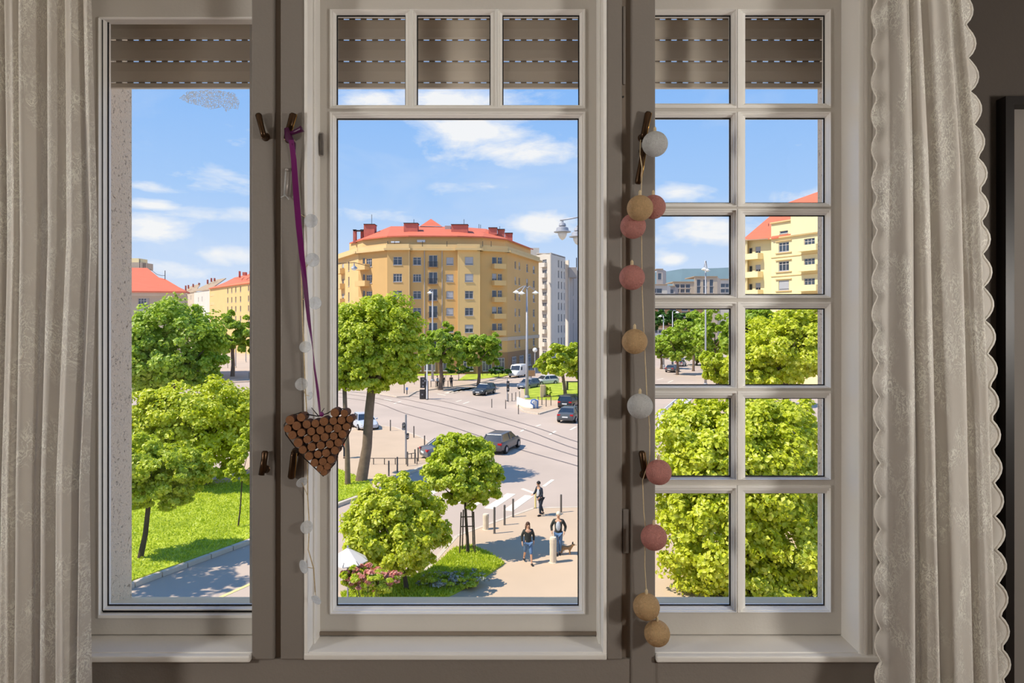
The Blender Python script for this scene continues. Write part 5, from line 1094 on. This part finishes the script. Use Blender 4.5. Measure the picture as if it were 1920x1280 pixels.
car('dark car with red lights in the right window', 1261, 697, -30, (92, 86, 84), 'sedan', 'cars in the right window')
car('white and red car ahead in the right window', 1276, 686, -25, (206, 196, 190), 'estate', 'cars in the right window')
car('pale car parked before the shop front at the far left', 752, 698, 95, (150, 152, 156), 'hatch', 'parked cars at the yellow building')
car('silver car parked behind the grass strip', 874, 694, 92, (190, 188, 186), 'estate', 'parked cars at the yellow building')
car('pale grey car parked left of the silver one', 846, 692, 92, (160, 160, 162), 'sedan', 'parked cars at the yellow building')

# ---------------------------------------------------------------- people
def skin_mesh(name, joints, edges, mat, parent, root=0, sub=1, mats=None):
    me = bpy.data.meshes.new(name); me.from_pydata([j[0] for j in joints], edges, [])
    o = bpy.data.objects.new('tmp', me); COL.objects.link(o); md = o.modifiers.new('skin', 'SKIN'); md.use_smooth_shade = True
    if not me.skin_vertices: raise RuntimeError('no skin layer')
    for i, j in enumerate(joints):
        sv = me.skin_vertices[0].data[i]; rr = j[1]; sv.radius = rr if isinstance(rr, tuple) else (rr, rr); sv.use_root = (i == root)
    sb = o.modifiers.new('sub', 'SUBSURF'); sb.levels = sub; sb.render_levels = sub
    dg = bpy.context.evaluated_depsgraph_get(); dg.update(); ev = o.evaluated_get(dg); nm = bpy.data.meshes.new_from_object(ev)
    bpy.data.objects.remove(o); bpy.data.meshes.remove(me); nm.name = name; nm.materials.clear(); nm.materials.append(mat)
    q = bpy.data.objects.new(name, nm); COL.objects.link(q); q.parent = parent; return q
def person(label, pos, ang, height, L, R, la, ra, top, legs, hair='hairb', longhair=False, capri=False, jacket=None, lean=0.0, zoff=.13, group='people walking'):
    """L, R: (knee, ankle) of each leg; la, ra: (elbow, wrist); figure faces -y"""
    r = empty('person', (*pos, zoff), math.radians(ang)); tag(r, label, 'person', group); k = height / 1.75; r.scale = (k, k, k)
    ln = lambda p: (p[0], p[1] - lean * max(0, p[2] - .95), p[2])
    J = []; Ed = []
    def add(p, rad, par=None):
        J.append((ln(p), rad)); i = len(J) - 1
        if par is not None: Ed.append((par, i))
        return i
    pel = add((0, 0, .96), (.135, .10)); sp = add((0, 0, 1.15), (.12, .09), pel); ch = add((0, .0, 1.36), (.15, .10), sp); nb = add((0, .01, 1.50), .055, ch); hl = add((0, -.01, 1.575), (.062, .07), nb); hm = add((0, -.015, 1.655), (.075, .09), hl); ht = add((0, -.005, 1.735), (.05, .06), hm); add((0, -.115, 1.635), .014, hm)
    hand_roots = []
    for s, (el, wr) in ((-1, la), (1, ra)):
        sh_ = add((s * .175, 0, 1.435), .058, ch); e_ = add(el, .042, sh_); w_ = add(wr, .028, e_)
        d = (Vector(wr) - Vector(el)).normalized(); pm = Vector(wr) + d * .07; p_ = add(tuple(pm), (.034, .02), w_)
        side = Vector((0, 1, 0)) if abs(d.y) < .8 else Vector((1, 0, 0)); side = (side - d * side.dot(d)).normalized()
        for f_, ln_ in ((-.028, .065), (-.010, .08), (.010, .075), (.027, .06)):
            a_ = add(tuple(pm + side * f_ + d * .035), .0095, p_); add(tuple(pm + side * f_ + d * (.035 + ln_ * .8) + Vector((-s * .012, 0, 0))), .008, a_)
        t_ = add(tuple(pm - side * .045 - d * .01), .010, w_); add(tuple(pm - side * .055 + d * .035), .009, t_)
    feet = []
    for s, (kn, an) in ((-1, L), (1, R)):
        h_ = add((s * .09, 0, .90), .085, pel); k_ = add(kn, .058, h_); a_ = add(an, .037, k_); add((an[0], an[1] - .15, max(.03, an[2] - .05)), (.036, .028), a_); feet.append(an)
    body = skin_mesh('body', J, Ed, MT['skin'], r)
    # top garment
    T = []; Te = []
    def addT(p, rad, par=None):
        T.append((ln(p), rad)); i = len(T) - 1
        if par is not None: Te.append((par, i))
        return i
    a0 = addT((0, 0, .80), (.15, .125)); a = addT((0, 0, .92), (.165, .13), a0); b = addT((0, 0, 1.15), (.155, .12), a); c = addT((0, 0, 1.37), (.18, .13), b); addT((0, .01, 1.515), .085, c)
    for s, (el, wr) in ((-1, la), (1, ra)):
        q = addT((s * .18, 0, 1.43), .075, c); q = addT(el, .062, q); addT(tuple(Vector(el).lerp(Vector(wr), .92)), .045, q)
    tp = skin_mesh('top', T, Te, MT[top], r)
    if jacket:
        MB().ball((0, -.10 - lean * .25, 1.22), (.10, .055, .20), 12, 8).build('shirt_front', MT[jacket], r, smooth=True, local=True)
    # trousers
    T = []; Te = []; a = addT((0, 0, .97), (.155, .12))
    for s, (kn, an) in ((-1, L), (1, R)):
        q = addT((s * .092, 0, .88), .105, a); q2 = addT(kn, .078, q)
        addT(tuple(Vector(kn).lerp(Vector(an), .18 if capri else .93)), .066 if capri else .056, q2)
    skin_mesh('trousers', T, Te, MT[legs], r)
    for an in feet: MB().ball((an[0], an[1] - .06, max(.045, an[2] - .045)), (.05, .135, .05), 10, 6).build('shoe', MT['shoe'], r, smooth=True, local=True)
    hd = ln((0, 0, 1.68)); H = MB(); H.ball((hd[0], hd[1] + .022, hd[2] + .018), (.098, .108, .105), 14, 10)
    if longhair: H.loft([[(-.095, hd[1] + .02, 1.66), (.095, hd[1] + .02, 1.66), (.095, hd[1] + .13, 1.66), (-.095, hd[1] + .13, 1.66)], [(-.11, hd[1] + .04, 1.45), (.11, hd[1] + .04, 1.45), (.10, hd[1] + .15, 1.45), (-.10, hd[1] + .15, 1.45)], [(-.07, hd[1] + .08, 1.22), (.07, hd[1] + .08, 1.22), (.06, hd[1] + .15, 1.22), (-.06, hd[1] + .15, 1.22)]])
    H.build('hair', MT[hair], r, smooth=True, local=True)
    fy = ln((0, -.095, 1.66))[1]
    for s in (-1, 1):
        MB().ball((s * .032, fy, 1.668), .010, 8, 6).build('eye', MT['hairk'], r, local=True); MB().ball((s * .083, fy + .095, 1.645), (.012, .022, .032), 8, 6).build('ear', MT['skin'], r, smooth=True, local=True)
    MB().ball((0, fy - .0, 1.598), (.026, .010, .007), 8, 6).build('mouth', MT['ribbonbow'], r, local=True)
    return r
person('woman in dark top with long brown hair walking on the near pavement', G(990, 1062), 12, 1.64, ((-.09, .12, .52), (-.10, .36, .14)), ((.10, -.16, .50), (.11, -.24, .07)), ((-.27, .04, 1.18), (-.27, -.06, .95)), ((.27, .06, 1.18), (.26, .02, .94)), 'char', 'jeans', 'hairb', True, capri=True)
person('man in dark open jacket and jeans beside the thick bollard', G(1047, 1046), -8, 1.78, ((-.08, -.08, .50), (-.06, -.02, .08)), ((.08, -.02, .50), (.05, .10, .09)), ((-.30, .05, 1.17), (-.26, -.10, .98)), ((.30, .05, 1.17), (.25, -.08, .97)), 'char', 'jeans', 'hairg', jacket='shirt')
person('person in black clothes leaning forward near the zebra crossing', G(1014, 971), -55, 1.72, ((-.08, .05, .50), (-.08, .22, .12)), ((.08, -.10, .50), (.08, -.10, .07)), ((-.24, -.14, 1.16), (-.18, -.34, 1.10)), ((.24, -.05, 1.15), (.20, -.24, .98)), 'navy', 'navy', 'hairk', jacket='shirt', lean=.22)
STAND = (((-.09, -.01, .50), (-.09, .02, .07)), ((.09, .01, .50), (.09, -.05, .07)), ((-.25, .03, 1.17), (-.25, -.05, .94)), ((.25, .03, 1.17), (.25, -.05, .94)))
person('tiny distant person in white by the far bollards', G(820, 728.5), 60, 1.75, *STAND, 'shirt', 'char', 'hairk', group='distant people')
person('tiny distant person in dark clothes beside the one in white', G(831, 728), 20, 1.75, *STAND, 'char', 'char', 'hairk', group='distant people')
person('tiny distant person alone on the far pavement', G(846, 727), 0, 1.7, *STAND, 'navy', 'navy', 'hairk', group='distant people')
person('distant person in dark clothes left of the yellow sign panel', G(703, 735), 0, 1.75, *STAND, 'navy', 'navy', 'hairk', group='distant people')
person('person in orange top behind the slim trunk', G(646, 862), 90, 1.75, *STAND, 'orange', 'navy', 'hairb', group='people walking')
# small dog beside the man
dg_ = empty('dog', (*G(1061, 1044), .13), math.radians(75)); tag(dg_, 'small tan dog standing behind the man in jeans', 'dog')
J = [((0, 0, .27), .085), ((0, -.16, .28), .095), ((0, -.26, .36), .055), ((0, -.31, .43), .062), ((0, -.40, .41), .030), ((0, .15, .28), .075), ((0, .26, .36), .02), ((0, .33, .46), .014)]
Ed = [(0, 1), (1, 2), (2, 3), (3, 4), (0, 5), (5, 6), (6, 7)]
for s in (-1, 1):
    n = len(J); J += [((s * .06, -.18, .18), .032), ((s * .06, -.16, .09), .022), ((s * .06, -.19, .02), .024)]; Ed += [(1, n), (n, n + 1), (n + 1, n + 2)]
    n = len(J); J += [((s * .06, .12, .19), .042), ((s * .06, .19, .10), .022), ((s * .06, .16, .02), .024)]; Ed += [(5, n), (n, n + 1), (n + 1, n + 2)]
skin_mesh('body', J, Ed, MT['dogfur'], dg_)
for s in (-1, 1): MB().ball((s * .045, -.29, .49), (.018, .025, .045), 8, 6).build('ear', MT['hairk'], dg_, smooth=True, local=True)
MB().ball((0, -.435, .415), .016, 8, 6).build('nose', MT['hairk'], dg_, smooth=True, local=True)
